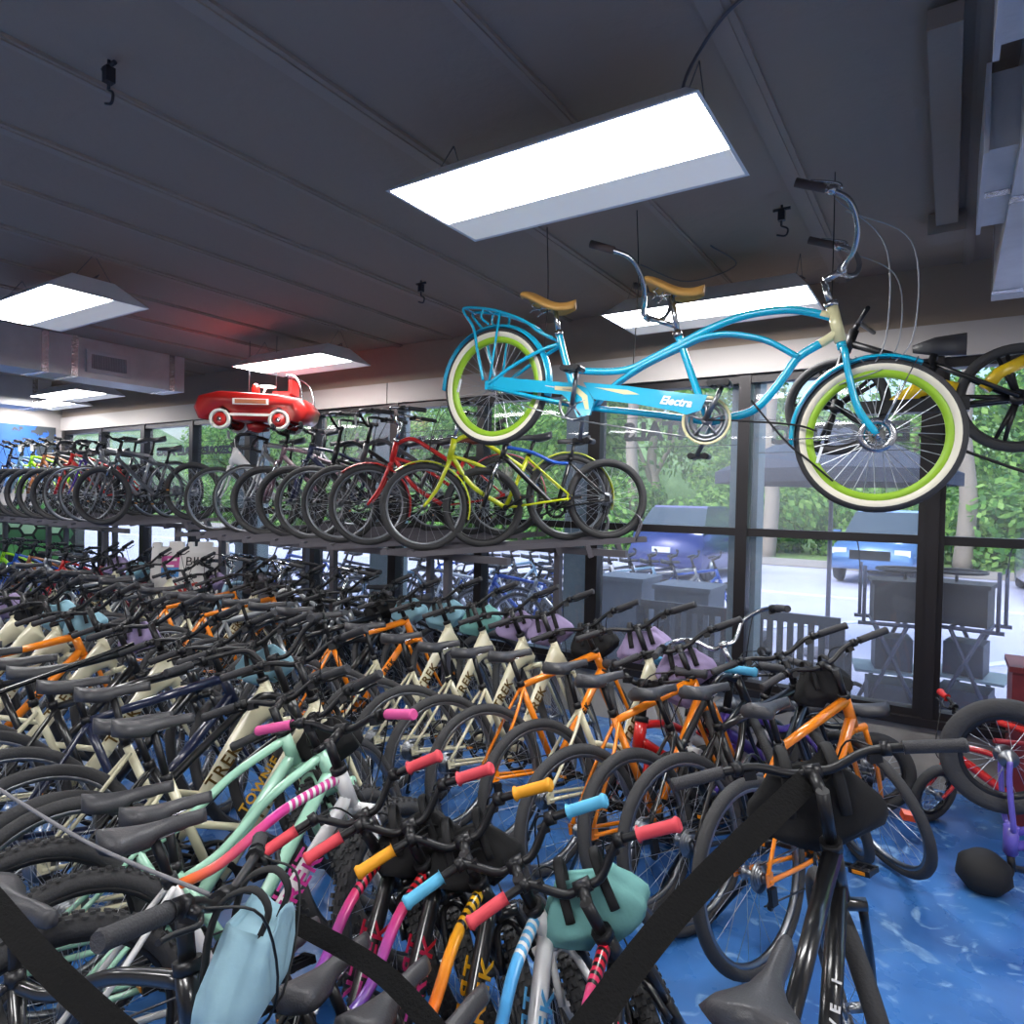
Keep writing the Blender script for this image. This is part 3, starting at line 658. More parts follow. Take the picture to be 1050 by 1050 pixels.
# ------------------------------------------------------------------ the tandem hung from the ceiling
TO = V((-2.156, 3.087, 2.337)); TA = math.atan2(.165, 1.886)
def tandem():
    r = empty('tandem_bicycle', TO, (0, 0, TA)); tag(r, 'turquoise tandem bicycle with tan saddles and lime rims hanging under the ceiling', 'tandem bicycle')
    tq = mat('turquoise_paint', '#12a9cf', .25, 0, .8); cr = mat('tandem_cream', '#d6d0a2', .3, 0, .6); tan = mat('tan_saddle', '#c8964e', .55); lime = mat('lime_rim', '#8fb92b', .4); ch = STL()
    p = lambda l, y=0: cat([V((a, y, c)) for a, c in l], 6)
    b = B()
    b.tube(p([(.384, .268), (.425, .12), (.507, -.133)]), .018, 12); b.tube(p([(1.024, .195), (1.10, -.02), (1.185, -.24)]), .018, 12)
    b.tube(p([(.43, .075), (.579, .046), (.77, .042), (.91, .095), (1.058, .158), (1.2, .215), (1.35, .253), (1.511, .258), (1.609, .238), (1.70, .205)]), .0185, 12)
    for s in (-1, 1): b.tube(p([(.60, -.135), (.709, -.033), (.86, .055), (1.026, .123), (1.138, .165), (1.247, .173), (1.353, .153), (1.452, .117), (1.575, .036)], s*.014), .0125, 10)
    b.tube(p([(1.72, .13), (1.684, .104), (1.574, .04), (1.519, -.039), (1.459, -.12), (1.401, -.18), (1.341, -.209), (1.185, -.24)]), .0195, 12)
    b.tube(p([(.507, -.133), (.62, -.15), (.9, -.19), (1.185, -.24)]), .0165, 10)
    b.m(1).tube([(1.704, 0, .248), (1.743, 0, .09)], .025, 14); b.m(1).tube(p([(1.66, .222), (1.70, .207)]), .0195, 12); b.tube(p([(1.66, .09), (1.70, .115), (1.72, .13)]), .0205, 12)
    b.m(0)
    for s in (-1, 1):
        b.tube(cat([(.39, s*.02, .20), (.30, s*.045, .17), (.13, s*.062, .09), (0, s*.07, .005)], 5), .011, 8)
        b.tube(cat([(.49, s*.03, -.128), (.3, s*.05, -.085), (0, s*.07, -.01)], 5), .011, 8)
        b.box((.0, s*.072, 0), (.05, .007, .05))
    obj('frame', b, r, [tq, cr])
    g = B()
    def guard(poly, y): g.prism(poly, y-.008, y+.008)
    guard([(-.03, .01), (.05, .045), (.20, .02), (.50, -.02), (.58, -.05), (.62, -.12), (.60, -.19), (.53, -.20), (.50, -.13), (.44, -.075), (.2, -.045), (.03, -.03)], -.062)
    guard([(.56, -.02), (.80, -.055), (1.10, -.11), (1.19, -.12), (1.16, -.19), (1.09, -.21), (1.04, -.19), (.84, -.145), (.62, -.11)], -.062)
    gd = obj('chain_guard', g, r, [tq]); 
    st = B().prism([(.40, -.03), (.53, -.045), (.585, -.09), (.595, -.16), (.575, -.16), (.555, -.10), (.52, -.07), (.40, -.05)], -.072, -.0695); st.prism([(.62, -.05), (.80, -.075), (.86, -.10), (.78, -.095)], -.072, -.0695)
    obj('stripe', st, gd, [cr])
    d = V((.1, 0, -.017)).normalized(); X, N = d, V((0, -1, 0)); M = Mx((X, N.cross(X), N)).transposed().to_4x4(); M.translation = V((1.04, -.0725, -.145))
    obj('lettering', text_mesh('Electra', .055, M, mat('lettering_silver', '#e6e6e6', .3), ext=.001, bold=.002, shear=.3), gd)
    # wheels: wide whitewall tyres on lime rims
    R, w = .33, .056
    def rim():
        q = B(); r0 = R-w*.9; q.m(0).lathe([(r0-.030, -.012), (r0+.004, -.017), (r0+.004, .017), (r0-.030, .012)], n=56); n = 36
        for k in range(n):
            a = 2*math.pi*k/n; sd = 1 if k % 2 else -1; a2 = a+(.5 if k % 4 < 2 else -.5); q.m(1).tube([(.03*math.cos(a2), sd*.032, .03*math.sin(a2)), ((r0-.028)*math.cos(a), 0, (r0-.028)*math.sin(a))], .0017, 4, cap=False)
        q.m(2).lathe([(0, -.07), (.009, -.07), (.012, -.04), (.034, -.038), (.034, -.028), (.018, -.024), (.018, .024), (.034, .028), (.034, .038), (.012, .04), (.009, .07), (0, .07)], n=18)
        return q.mesh('wheel', [lime, SPK(), ch])
    def tyre():
        q = B(); rc = R-w/2; q.lathe([(rc+w/2*math.cos(2*math.pi*i/12), w/2*math.sin(2*math.pi*i/12)) for i in range(12)], n=64)
        for sd in (-1, 1): q.m(1).lathe([(R-w*.22, sd*w*.37), (R-w*.5, sd*w*.515), (R-w*.8, sd*w*.42), (R-w*.98, sd*w*.2)], n=64, closed=False)
        return q.mesh('tyre', [RUB(), mat('whitewall_rubber', '#e2dcc8', .6)])
    rm, ty = rim(), tyre()
    for nm, c in (('rear_wheel', (0, 0, 0)), ('front_wheel', (1.893, 0, -.324))):
        o = obj(nm, rm, r); o.location = c; obj('tyre', ty, o)
        q = B(); a = R_(200 if nm[0] == 'f' else 175); rr = .235; q.box((rr*math.cos(a), -.012, rr*math.sin(a)), (.012, .008, .075), Mx.Rotation(R_(15), 3, 'Y')); obj('spoke_reflector', q, o, [mat('clear_reflector', '#dfe3e6', .15)])
        if nm[0] == 'f': q = B(); q.lathe([(.045, -.045), (.075, -.045), (.075, -.042), (.045, -.042)], n=30); obj('brake_rotor', q, o, [ch])
    fk = B(); ax = V((.039, 0, -.158)).normalized(); c = V((1.75, 0, .06))
    fk.tube([(1.742, 0, .095), c], .021, 10)
    for s in (-1, 1): fk.tube(cat([c, c+V((.012, s*.05, -.02)), (1.778, s*.06, -.057), (1.82, s*.06, -.208), (1.893, s*.062, -.324)], 6), .0145, 10)
    obj('fork', fk, r, [tq])
    def fender(cx, cz, a0, a1, rr, nm):
        q = B(); n = 40; rows = []
        for i in range(n):
            a = R_(a0+(a1-a0)*i/(n-1)); rows.append([q.bm.verts.new((cx+(rr-.018*v*v)*math.cos(a), v*.04, cz+(rr-.018*v*v)*math.sin(a))) for v in (-1, -.7, -.3, 0, .3, .7, 1)])
            rows[-1] += [q.bm.verts.new(v.co+V((-.003*math.cos(a), 0, -.003*math.sin(a)))) for v in rows[-1][::-1]]
        for i in range(n-1):
            for j in range(14): q.face((rows[i][j], rows[i][(j+1) % 14], rows[i+1][(j+1) % 14], rows[i+1][j]))
        q.face(rows[0][::-1]); q.face(rows[-1]); o = obj(nm, q, r, [tq]); return o
    fender(0, 0, -12, 180, R+.022, 'rear_fender'); ff = fender(1.893, -.324, 62, 186, R+.022, 'front_fender')
    sy = B(); 
    for s in (-1, 1): sy.tube([(1.893, s*.072, -.324), (1.893+(R+.02)*math.cos(R_(66)), s*.042, -.324+(R+.02)*math.sin(R_(66)))], .003, 5); sy.tube([(1.893, s*.072, -.324), (1.893+(R+.02)*math.cos(R_(182)), s*.042, -.324+(R+.02)*math.sin(R_(182)))], .003, 5)
    obj('fender_stay', sy, ff, [ch])
    rk = B()
    for s in (-1, 1):
        rk.tube(cat([(.36, s*.03, .235), (.29, s*.05, .27), (.195, s*.055, .34), (.021, s*.055, .413), (-.159, s*.055, .45), (-.19, s*.05, .43), (-.117, s*.06, .33), (-.085, s*.066, .2), (-.04, s*.072, .03)], 6), .0085, 8)
        rk.tube(cat([(-.06, s*.055, .43), (-.065, s*.06, .38), (-.02, s*.055, .34)], 5), .007, 6); rk.tube([(.05, s*.055, .40), (.0, s*.07, .02)], .007, 6)
    for x, z in ((-.175, .445), (-.05, .43), (.1, .385), (.24, .315)): rk.tube([(x, -.055, z), (x, .055, z)], .006, 6)
    obj('rear_rack', rk, r, [tq])
    def sad(x, z, tilt):
        M = Mx.Translation((x, 0, z)) @ Mx.Rotation(tilt, 4, 'Y'); q = B(); n = 14; m = 8; rows = []
        for i in range(n):
            u = i/(n-1); wd = (.115*(1-u)**1.2*(1+u)+.02)*math.sin(min(1, (u+.08)*5)*math.pi/2)
            rows.append([q.bm.verts.new(M @ V((-.14+.29*u, wd*(-1+2*j/m), .028*math.cos(u*4.4)-.035*abs(-1+2*j/m)**2))) for j in range(m+1)])
            rows[-1] += [q.bm.verts.new(v.co+M.to_3x3() @ V((0, 0, -.035 if abs(j-4) < 4 else -.012))) for j, v in reversed(list(enumerate(rows[-1])))]
        K = 2*m+2
        for i in range(n-1):
            for j in range(K): q.face((rows[i][j], rows[i][(j+1) % K], rows[i+1][(j+1) % K], rows[i+1][j]))
        q.face(rows[0][::-1]); q.face(rows[-1]); o = obj('saddle', q, r, [tan])
        e = B()
        for s in (-1, 1):
            pts = [M @ V((-.075+.010*math.cos(t*2), s*.045+.010*math.sin(t*2), -.03-.012*t)) for t in [k*.35 for k in range(16)]]; e.tube(pts, .0035, 5)
            e.tube([M @ V((.12, s*.008, -.03)), M @ V((.0, s*.02, -.06)), M @ V((-.08, s*.045, -.08))], .004, 5)
        obj('saddle_spring', e, o, [ch])
    sad(.33, .46, R_(7)); sad(1.0, .45, R_(7))
    q = B().tube([(.384, 0, .262), (.355, 0, .41)], .014, 10); q.tube([(.387, 0, .25), (.38, 0, .275)], .022, 12); q.tube([(.34, 0, .405), (.40, 0, .41)], .012, 8); obj('seatpost', q, r, [ch])
    q = B().tube([(1.024, 0, .19), (.985, 0, .40)], .014, 10); q.tube([(1.028, 0, .18), (1.018, 0, .21)], .022, 12); q.tube([(.96, 0, .395), (1.03, 0, .40)], .012, 8); obj('seatpost', q, r, [ch])
    q = B().tube([(1.704, 0, .248), (1.698, 0, .27)], .029, 14); q.tube([(1.70, 0, .25), (1.669, 0, .368)], .014, 10); q.tube([(1.669, 0, .368), (1.74, 0, .405)], .016, 10); q.tube([(1.74, -.03, .405), (1.74, .03, .405)], .02, 10); st_ = obj('stem', q, r, [ch])
    q = B(); q.tube([(1.015, 0, .235), (.86, 0, .30)], .013, 10); q.tube([(.86, -.05, .30), (.86, .05, .30)], .018, 10); obj('stoker_stem', q, r, [ch])
    def hb(cx, cz, k, nm):
        q = B(); pth = {}
        for s in (1, -1): pth[s] = cat([(cx, 0, cz), (cx+.01, s*.08, cz), (cx+.045*k, s*.17, cz+.03), (cx+.055*k, s*.24, cz+.10), (cx+.02, s*.30, cz+.185), (cx-.075, s*.325, cz+.235), (cx-.16, s*.33, cz+.27)], 6)
        q.tube(pth[-1][::-1]+pth[1][1:], .0115, 10); o = obj(nm, q, r, [ch])
        for s in (1, -1):
            e = pth[s][-1]; d = (e-pth[s][-6]).normalized(); obj('grip', B().tube([e-d*.11, e+d*.012], [.017, .018], 10), r, [mat('brown_grip', '#5a4c4a', .7)])
        return pth
    P1 = hb(1.745, .405, 1, 'handlebar'); hb(.86, .30, 1, 'stoker_handlebar')
    for s in (1, -1):
        e = P1[s][-1]; d = (e-P1[s][-6]).normalized(); q = B().tube([e-d*.15, e-d*.12], .02, 8); q.tube(cat([e-d*.14+V((.03, 0, .0)), e-d*.10+V((.05, 0, .01)), e-d*.0+V((.045, 0, .0))], 4), .006, 6); obj('brake_lever', q, r, [ch])
    for k, (s, c0) in enumerate(((-1, (1.72, -.30, .60)), (1, (1.72, .30, .60)), (-1, (1.76, -.28, .55)))):
        dx = .20+.05*k; q = B().tube(cat([c0, (1.72+dx*.9, s*.2, .42), (1.72+dx, s*.06, .12), (1.72+dx*.75, s*.02, -.02), (1.80-.03*k, s*.02, .02-.06*k)], 8), .003, 5); obj('brake_cable', q, r, [mat('cable_grey', '#8a8d92', .4)])
    for cx, cz, a, big in ((.507, -.133, 80, .085), (1.185, -.24, 63, .10)):
        q = B(); bb = V((cx, 0, cz)); rings = ((-.066, big),) + (((-.058, big*.8),) if big > .09 else ())
        for y, rr in rings: q.lathe([(rr-.016, y-.002), (rr, y-.002), (rr, y+.002), (rr-.016, y+.002)], bb, 34)
        for k in range(5): an = 2*math.pi*k/5+.3; q.tube([bb+V((0, -.066, 0)), bb+V((big*.86*math.cos(an), -.066, big*.86*math.sin(an)))], .007, 6)
        q.lathe([(0, -.08), (.02, -.08), (.02, .07), (0, .07)], bb, 14); o = obj('crankset', q, r, [ALU()])
        for s, an in ((-1, R_(a)), (1, R_(a+180))):
            e = bb+V((.17*math.cos(an), s*.10, .17*math.sin(an))); obj('crank_arm', B().tube([bb+V((0, s*.085, 0)), e], [.015, .011], 8), o, [ALU()])
            q = B(); pc = e+V((0, s*.06, .0))
            for dx in (-.035, .035): q.tube([pc+V((dx, -.05, 0)), pc+V((dx, .05, 0))], .016, 8)
            for dy in (-.045, 0, .045): q.box(pc+V((0, dy, 0)), (.08, .012, .02))
            q.tube([e, pc], .008, 6); obj('pedal', q, r, [BLK()])
        if big > .09: obj('bash_ring', B().lathe([(big+.002, -.066), (big+.014, -.070), (big+.014, -.062), (big+.002, -.060)], bb, 34), r, [cr])
    q = B(); q.tube([(.507, -.07, -.215), (0, -.06, -.055)], .004, 5); q.tube([(.507, -.07, -.06), (0, -.06, .05)], .004, 5); q.tube([(.507, -.055, -.21), (1.185, -.055, -.33)], .004, 5); obj('chain', q, r, [mat('chain_bright', '#b9bbbd', .3, .9)])
    return r
tandem()
# ties and hangers of the tandem
TM = Mx.Translation(TO) @ Mx.Rotation(TA, 4, 'Z')
def tie(pts, label, r=.006, m=None, world=False, nm='bungee', cat_='cord'):
    P = [V(p) if world else TM @ V(p) for p in pts]; o = obj(nm, B().tube(cat(P, 6), r, 6), None, [m or mat('cord_black', '#0d0d0f', .7)]); tag(o, label, cat_); return o
tie([(1.185, -.09, -.24), (1.3, -.06, -.243), (1.56, -.05, -.27), (1.66, -.03, -.30)], 'black cord tying the tandem front wheel to its front chainring', .005)
tie([(1.38, -.03, -.15), (1.45, -.05, -.24), (1.55, -.05, -.36), (1.62, -.045, -.42), (1.73, -.03, -.52)], 'black cord tied from the tandem down tube to its front tyre', .005)
tie([(.80, .0, .05), (.80, .05, .5), (.80, .0, .84)], 'thin dark hanger wire above the middle of the tandem', .0025)
tie([(.30, .0, .2), (.30, .03, .5), (.30, .0, .84)], 'thin dark hanger wire above the tandem rear wheel', .0025)
tie([(1.70, .02, .25), (1.70, .05, .5), (1.70, .0, .84)], 'thin dark hanger wire above the tandem head tube', .0025)
tie([(-.12, 3.3, 2.02), (.2, 3.35, 1.88), (.6, 3.4, 1.72)], 'black cord running down right from the tandem front tyre', .007, world=True)
# ------------------------------------------------------------------ red pedal car on the upper level
def pedal_car():
    r = empty('pedal_car', (-5.40, 3.92, 2.30), (0, 0, R_(214)), 1.08); tag(r, 'red toy pedal car with white wheels hanging above the upper bikes', 'pedal car')
    red = mat('pedal_car_red', '#a81a16', .35, 0, .3); wh = mat('car_white', '#e8e4dc', .4)
    b = B(); prof = [(-.44, .10), (-.46, .18), (-.40, .26), (-.18, .29), (.05, .30), (.30, .31), (.46, .27), (.50, .17), (.46, .08), (.36, .06), (.33, .15), (.27, .19), (.20, .15), (.17, .07), (-.12, .07), (-.15, .15), (-.22, .19), (-.29, .15), (-.32, .07), (-.40, .06)]
    top = B(); n = len(prof); ra = [[b.bm.verts.new((x, s*(.19 if abs(s) < 1 else .155 if z > .25 else .19), z)) for x, z in prof] for s in (-1, -.9, .9, 1)]
    ra = []
    for y, k in ((-.19, .94), (-.175, 1), (.175, 1), (.19, .94)): ra.append([b.bm.verts.new((x*(k+.0), y, .16+(z-.16)*k)) for x, z in prof])
    b.bm.verts.ensure_lookup_table()
    for v in [v for v in b.bm.verts if not v.link_faces][:4*n]: pass
    for i in range(3):
        for k in range(n): b.face((ra[i][k], ra[i][(k+1) % n], ra[i+1][(k+1) % n], ra[i+1][k]))
    b.face(ra[0]); b.face(ra[3][::-1])
    loose = [v for v in b.bm.verts if not v.link_faces]; bmesh.ops.delete(b.bm, geom=loose, context='VERTS')
    obj('body', b, r, [red])
    q = B()
    for s in (-1, 1): q.box((.02, s*.192, .115), (.62, .006, .022)); q.box((.02, s*.192, .225), (.30, .005, .05))
    obj('side_trim', q, r, [wh]); q = B()
    for s in (-1, 1): q.box((.02, s*.1955, .225), (.26, .004, .035))
    obj('side_sign', q, r, [mat('sign_gold', '#b8602a', .4)])
    for x in (-.22, .27):
        for s in (-1, 1):
            w = B(); w.m(1).lathe([(.062, s*.175), (.085, s*.17), (.085, s*.215), (.062, s*.21)], (x, 0, .075), 26); w.m(0).lathe([(0, s*.19), (.063, s*.185), (.05, s*.212), (0, s*.214)], (x, 0, .075), 22)
            w.m(2).lathe([(0, s*.205), (.022, s*.215), (0, s*.228)], (x, 0, .075), 14); obj('wheel', w, r, [red, wh, STL()])
    obj('axle', B().tube([(-.22, -.19, .075), (-.22, .19, .075)], .008, 6).tube([(.27, -.19, .075), (.27, .19, .075)], .008, 6), r, [ALU()])
    obj('beacon', B().lathe([(0, .41), (.02, .40), (.032, .37), (.034, .315), (0, .30)], (.05, 0, 0), 16, 'z'), r, [mat('beacon_red', '#e02a20', .2)])
    w = B(); w.tube(cat([(-.42, .17, .12), (-.40, .17, .30), (-.36, .17, .42), (-.28, .1, .47), (-.22, 0, .475), (-.28, -.1, .47), (-.36, -.17, .42), (-.40, -.17, .30), (-.42, -.17, .12)], 6), .008, 8); obj('ladder_rail', w, r, [STL()])
    w = B(); w.tube([(.0, 0, .29), (-.04, 0, .37)], .008, 6); w.lathe([(.06, -.006), (.07, -.006), (.07, .006), (.06, .006)], (-.05, 0, .38), 20, 'z'); obj('steering_wheel', w, r, [wh])
    obj('seat', B().box((-.2, 0, .31), (.14, .2, .04)).box((-.28, 0, .37), (.03, .2, .12)), r, [red])
    obj('underbody', B().lathe([(0, .0), (.09, .02), (.10, .07), (0, .1)], (.02, 0, -.02), 18, 'z'), r, [mat('underbody_red', '#8e1715', .4)])
pedal_car()
for x in (-5.6, -5.2):
    o = obj('hanger_wire', B().tube([(x, 3.93, 2.6), (x, 3.93, ZC-.02)], .003, 5), None, [mat('wire_grey')]); tag(o, 'thin wire holding up the red pedal car', 'wire', 'pedal car wires')

# ------------------------------------------------------------------ A-board sign
def a_board():
    r = empty('a_board_sign', (-6.72, 4.05, 0), (0, 0, R_(46))); tag(r, 'white plastic folding sign board reading BIKE near the back windows', 'sign')
    wp = mat('white_plastic', '#dedad6', .5)
    for s in (-1, 1):
        M = Mx.Translation((0, s*.26, 0)) @ Mx.Rotation(R_(12*s), 4, 'X'); q = B(); M3 = M.to_3x3()
        def bx(c, d): q.box(M @ V(c), d, M3)
        bx((0, 0, .60), (.58, .03, 1.08)); bx((-.33, 0, .6), (.08, .05, 1.2)); bx((.33, 0, .6), (.08, .05, 1.2)); bx((0, 0, 1.12), (.6, .05, .07)); bx((0, 0, .05), (.6, .05, .08))
        for x in (-.14, .14): bx((x, 0, 1.18), (.14, .05, .06))
        bx((.0, -.0, 1.18), (.05, .045, .05))
        p = obj('sign_panel', q, r, [wp])
        if s < 0:
            def onp(x, z, y=-.018): return M @ V((x, y, z))
            q = B(); q.m(0).box(onp(-.185, 1.0), (.17, .004, .12), M3); q.m(1).box(onp(-.185, .89), (.17, .004, .10), M3)
            q.m(2).box(onp(-.17, 1.02, -.021), (.09, .003, .025), M3); q.box(onp(-.20, .955, -.021), (.1, .003, .02), M3)
            lo = obj('logo', q, p, [mat('logo_pink', '#d0559c', .5), mat('logo_blue', '#3f86c9', .5), mat('logo_white', '#f2f0f0', .5)])
            Mt = M @ Mx(((1, 0, 0), (0, 0, -1), (0, 1, 0))).to_4x4(); Ma = Mt.copy(); Ma.translation = onp(.085, 1.0, -.021); obj('lettering', text_mesh('BIKE', .13, Ma, mat('sign_text_black', '#1a1a1a', .6)), p)
            Mb = Mt.copy(); Mb.translation = onp(-.0, .70, -.021); obj('lettering', text_mesh('NO', .2, Mb, mat('sign_text_red', '#b5261e', .6), bold=.006), p)
a_board()

# ------------------------------------------------------------------ two-tier bike racks
rk = mat('rack_steel_grey', '#6d6a70', .45, .5)
HD = 213; U = V((math.cos(R_(HD)), math.sin(R_(HD)), 0))
def tray_mesh(L=1.75, sup=True):
    b = B(); t = .004
    b.box((L/2-.3, 0, 0), (L, .075, t))
    for s in (-1, 1): b.box((L/2-.3, s*.037, .018), (L, t, .036))
    for x in (-.1, .12): b.box((x, 0, -.045), (.035, .09, .09), Mx.Rotation(R_(15), 3, 'Y'))
    b.tube(cat([(-.22, -.035, .01), (-.27, -.04, .14), (-.24, 0, .2), (-.27, .04, .14), (-.22, .035, .01)], 4), .007, 6)
    b.box((L-.33, 0, .025), (.03, .085, .05))
    return b.mesh('tray', [rk])
TRAY = tray_mesh()
def rack(xs, y, z, pitch, label, posts):
    r = empty('bike_rack', (sum(xs)/len(xs), y, 0)); tag(r, label, 'bike rack', 'two-tier bike racks'); c = V(r.location)
    for x in xs:
        o = obj('tray', TRAY, r); o.location = V((x, y, z-.012))-c; o.rotation_euler = (0, R_(pitch), R_(HD))
    x0, x1 = min(xs)-.25, max(xs)+.3
    for k, d in enumerate((.12, .95)):
        p0 = V((x0, y, 0))+U*d-c; p1 = V((x1, y, 0))+U*d-c; zz = z-.06-d*math.sin(R_(pitch))
        b = B().box(((p0.x+p1.x)/2, p0.y, zz), (x1-x0, .05, .05)); obj('cross_beam', b, r, [rk])
        for px in posts:
            q = V((px, y, 0))+U*d-c; b = B().box((q.x, q.y, zz/2), (.05, .05, zz)); b.box((q.x, q.y, .01), (.14, .14, .02)); obj('post', b, r, [rk])
    for px in posts:
        a = V((px, y, 0))+U*.12-c; e = V((px, y, 0))+U*.95-c; b = B().tube([(a.x, a.y, .12), (e.x, e.y, .12)], .02, 6); obj('brace', b, r, [rk])
    return r
G['cru26']['sad'] = (.22, .82)
UP = [ # x, y, z, type, colour, label, extra
 (-2.10, 4.52, 1.43, 'm26', 'black', 'black and blue mountain bike at the right end of the upper rack', dict(scale=.92, acc='paint_blue', text='', ln=1)),
 (-2.36, 4.42, 1.41, 'cru26', 'lime', 'yellow-green cruiser bike with fenders on the upper rack', dict(barm=STL, fender=True, hd=217)),
 (-2.95, 4.42, 1.41, 'cru26', 'red', 'red cruiser bike with brown saddle on the upper rack', dict(barm=STL, fender=True, saddle='#6e3a2a', hd=213)),
 (-3.28, 4.42, 1.41, 'cru26', 'grey', 'dark grey cruiser bike with swept bars on the upper rack', dict(hd=213)),
 (-3.66, 4.45, 1.41, 'cru26', 'black', 'black cruiser bike left of the dark grey one on the upper rack', dict(hd=213)),
 (-4.05, 4.45, 1.41, 'm26', 'navy', 'navy bike with chunky tyres on the upper rack under the pedal car', dict()),
 (-4.42, 4.45, 1.41, 'm26', 'mauve', 'dull mauve bike on the upper rack beneath the pedal car', dict()),
 (-4.76, 4.5, 1.41, 'r28', 'silver', 'silver drop-bar bike beside the white one on the upper rack', dict()),
 (-5.12, 4.43, 1.41, 'r28', 'white', 'white bike at the left end of the nearer upper rack', dict(bar='step', scale=.94)),
]
xsU = []
for x, y, z, t, c, lb, e in UP:
    if e.get('bar'): t = e['bar']
    kw = dict(lod=1, pitch=5, kick=False, text=e.get('text', ''), scale=e.get('scale', 1), fender=e.get('fender', False), ptag=c in ('white', 'grey', 'black', 'silver'))
    if 'acc' in e: kw.update(acc=paint('blue'), text='TREK', textm=mat('lettering_blue', '#2c78d8', .4))
    if 'barm' in e: kw['barm'] = STL()
    if 'saddle' in e: kw['saddlem'] = mat('saddle_brown', e['saddle'], .5)
    bike('bicycle', t, x, y, z, e.get('hd', HD), e.get('ln', 0), 0, c, lb, group='bikes on the upper rack', **kw); xsU.append(x)
rack(xsU, 4.45, 1.41, 5, 'grey steel two-tier bike rack along the back windows', (-2.35, -3.6, -5.2))
UL = [(-7.0, 4.25, 'm26', 'grey', 'grey bike at the right end of the far left upper rack'), (-7.45, 4.3, 'r28', 'silver', 'silver and black bike in the far left upper rack'),
      (-7.85, 4.3, 'r28', 'purple', 'purple fork road bike with a tall saddle on the far left rack'), (-8.2, 4.3, 'm26', 'red', 'red mountain bike on the far left upper rack'),
      (-8.6, 4.3, 'm26', 'black', 'black mountain bike beside the red one on the far left rack'), (-8.95, 4.3, 'm26', 'brown', 'orange-brown mountain bike on the far left upper rack'),
      (-9.3, 4.3, 'm26', 'neon', 'neon green mountain bike on the far left upper rack'), (-9.65, 4.3, 'm26', 'paleblue', 'pale blue mountain bike on the far left upper rack'), (-10.0, 4.3, 'm26', 'navy', 'navy mountain bike near the mural on the far left rack')]
for x, y, t, c, lb in UL: bike('bicycle', t, x, y, 1.40, 214, 0, 0, c if c != 'purple' else 'grey', lb, group='bikes on the far left upper rack', lod=1, pitch=4, kick=False, text='', ptag=c in ('red', 'brown', 'neon'), forkm=paint('purple') if c == 'purple' else None)
rack([u[0] for u in UL], 4.3, 1.40, 4, 'grey steel two-tier bike rack before the far left windows', (-7.2, -8.6, -9.9))
# lower tier
LOW = [(-3.0, 'm26', 'black', 'black'), (-3.45, 'cru', 'silver', 'silver cruiser'), (-3.85, 'dia', 'black', 'black'), (-4.25, 'cru', 'white', 'white cruiser'), (-4.6, 'm26', 'black', 'black'), (-4.95, 'cru', 'paleblue', 'pale blue'), (-5.3, 'dia', 'grey', 'grey')]
names = ['black bike at the right end of the lower rack behind the orange rental bikes', 'silver cruiser on the lower rack under the grey upper bike', 'black hybrid bike on the lower rack next to the silver cruiser', 'white cruiser on the lower rack left of the black hybrid', 'black mountain bike on the lower rack left of the white cruiser', 'pale blue bike on the lower rack', 'grey bike at the left end of the nearer lower rack']
for (x, t, c, _), lb in zip(LOW, names): bike('bicycle', t, x, 4.3, .02, 228, 2, -8, c, lb, group='bikes on the lower rack', lod=1, kick=False, text='', barm=STL() if t == 'cru' else None)
LL = [(-7.3, 'm26', 'burgundy', 'burgundy mountain bike on the floor left of the sign board'), (-7.75, 'm26', 'navy', 'navy blue mountain bike left of the burgundy one'), (-8.2, 'm26', 'red', 'red mountain bike under the far left upper rack'), (-8.65, 'm26', 'silver', 'silver mountain bike under the far left upper rack'),
      (-9.1, 'm26', 'brown', 'orange-brown mountain bike under the far left upper rack'), (-9.5, 'm26', 'blue', 'blue mountain bike under the far left upper rack'), (-9.9, 'm26', 'neon', 'neon green mountain bike by the far left wall panel')]
for x, t, c, lb in LL: bike('bicycle', t, x, 4.2, .05, 220, 0, -6, c, lb, group='bikes under the far left upper rack', lod=1, kick=False, text='', pitch=-1)

# ------------------------------------------------------------------ floor rows of rental bikes
gold = mat('lettering_gold', '#6d5526', .35, .6); dk = mat('lettering_black', '#15130f', .4)
def j(a): return random.uniform(-a, a)
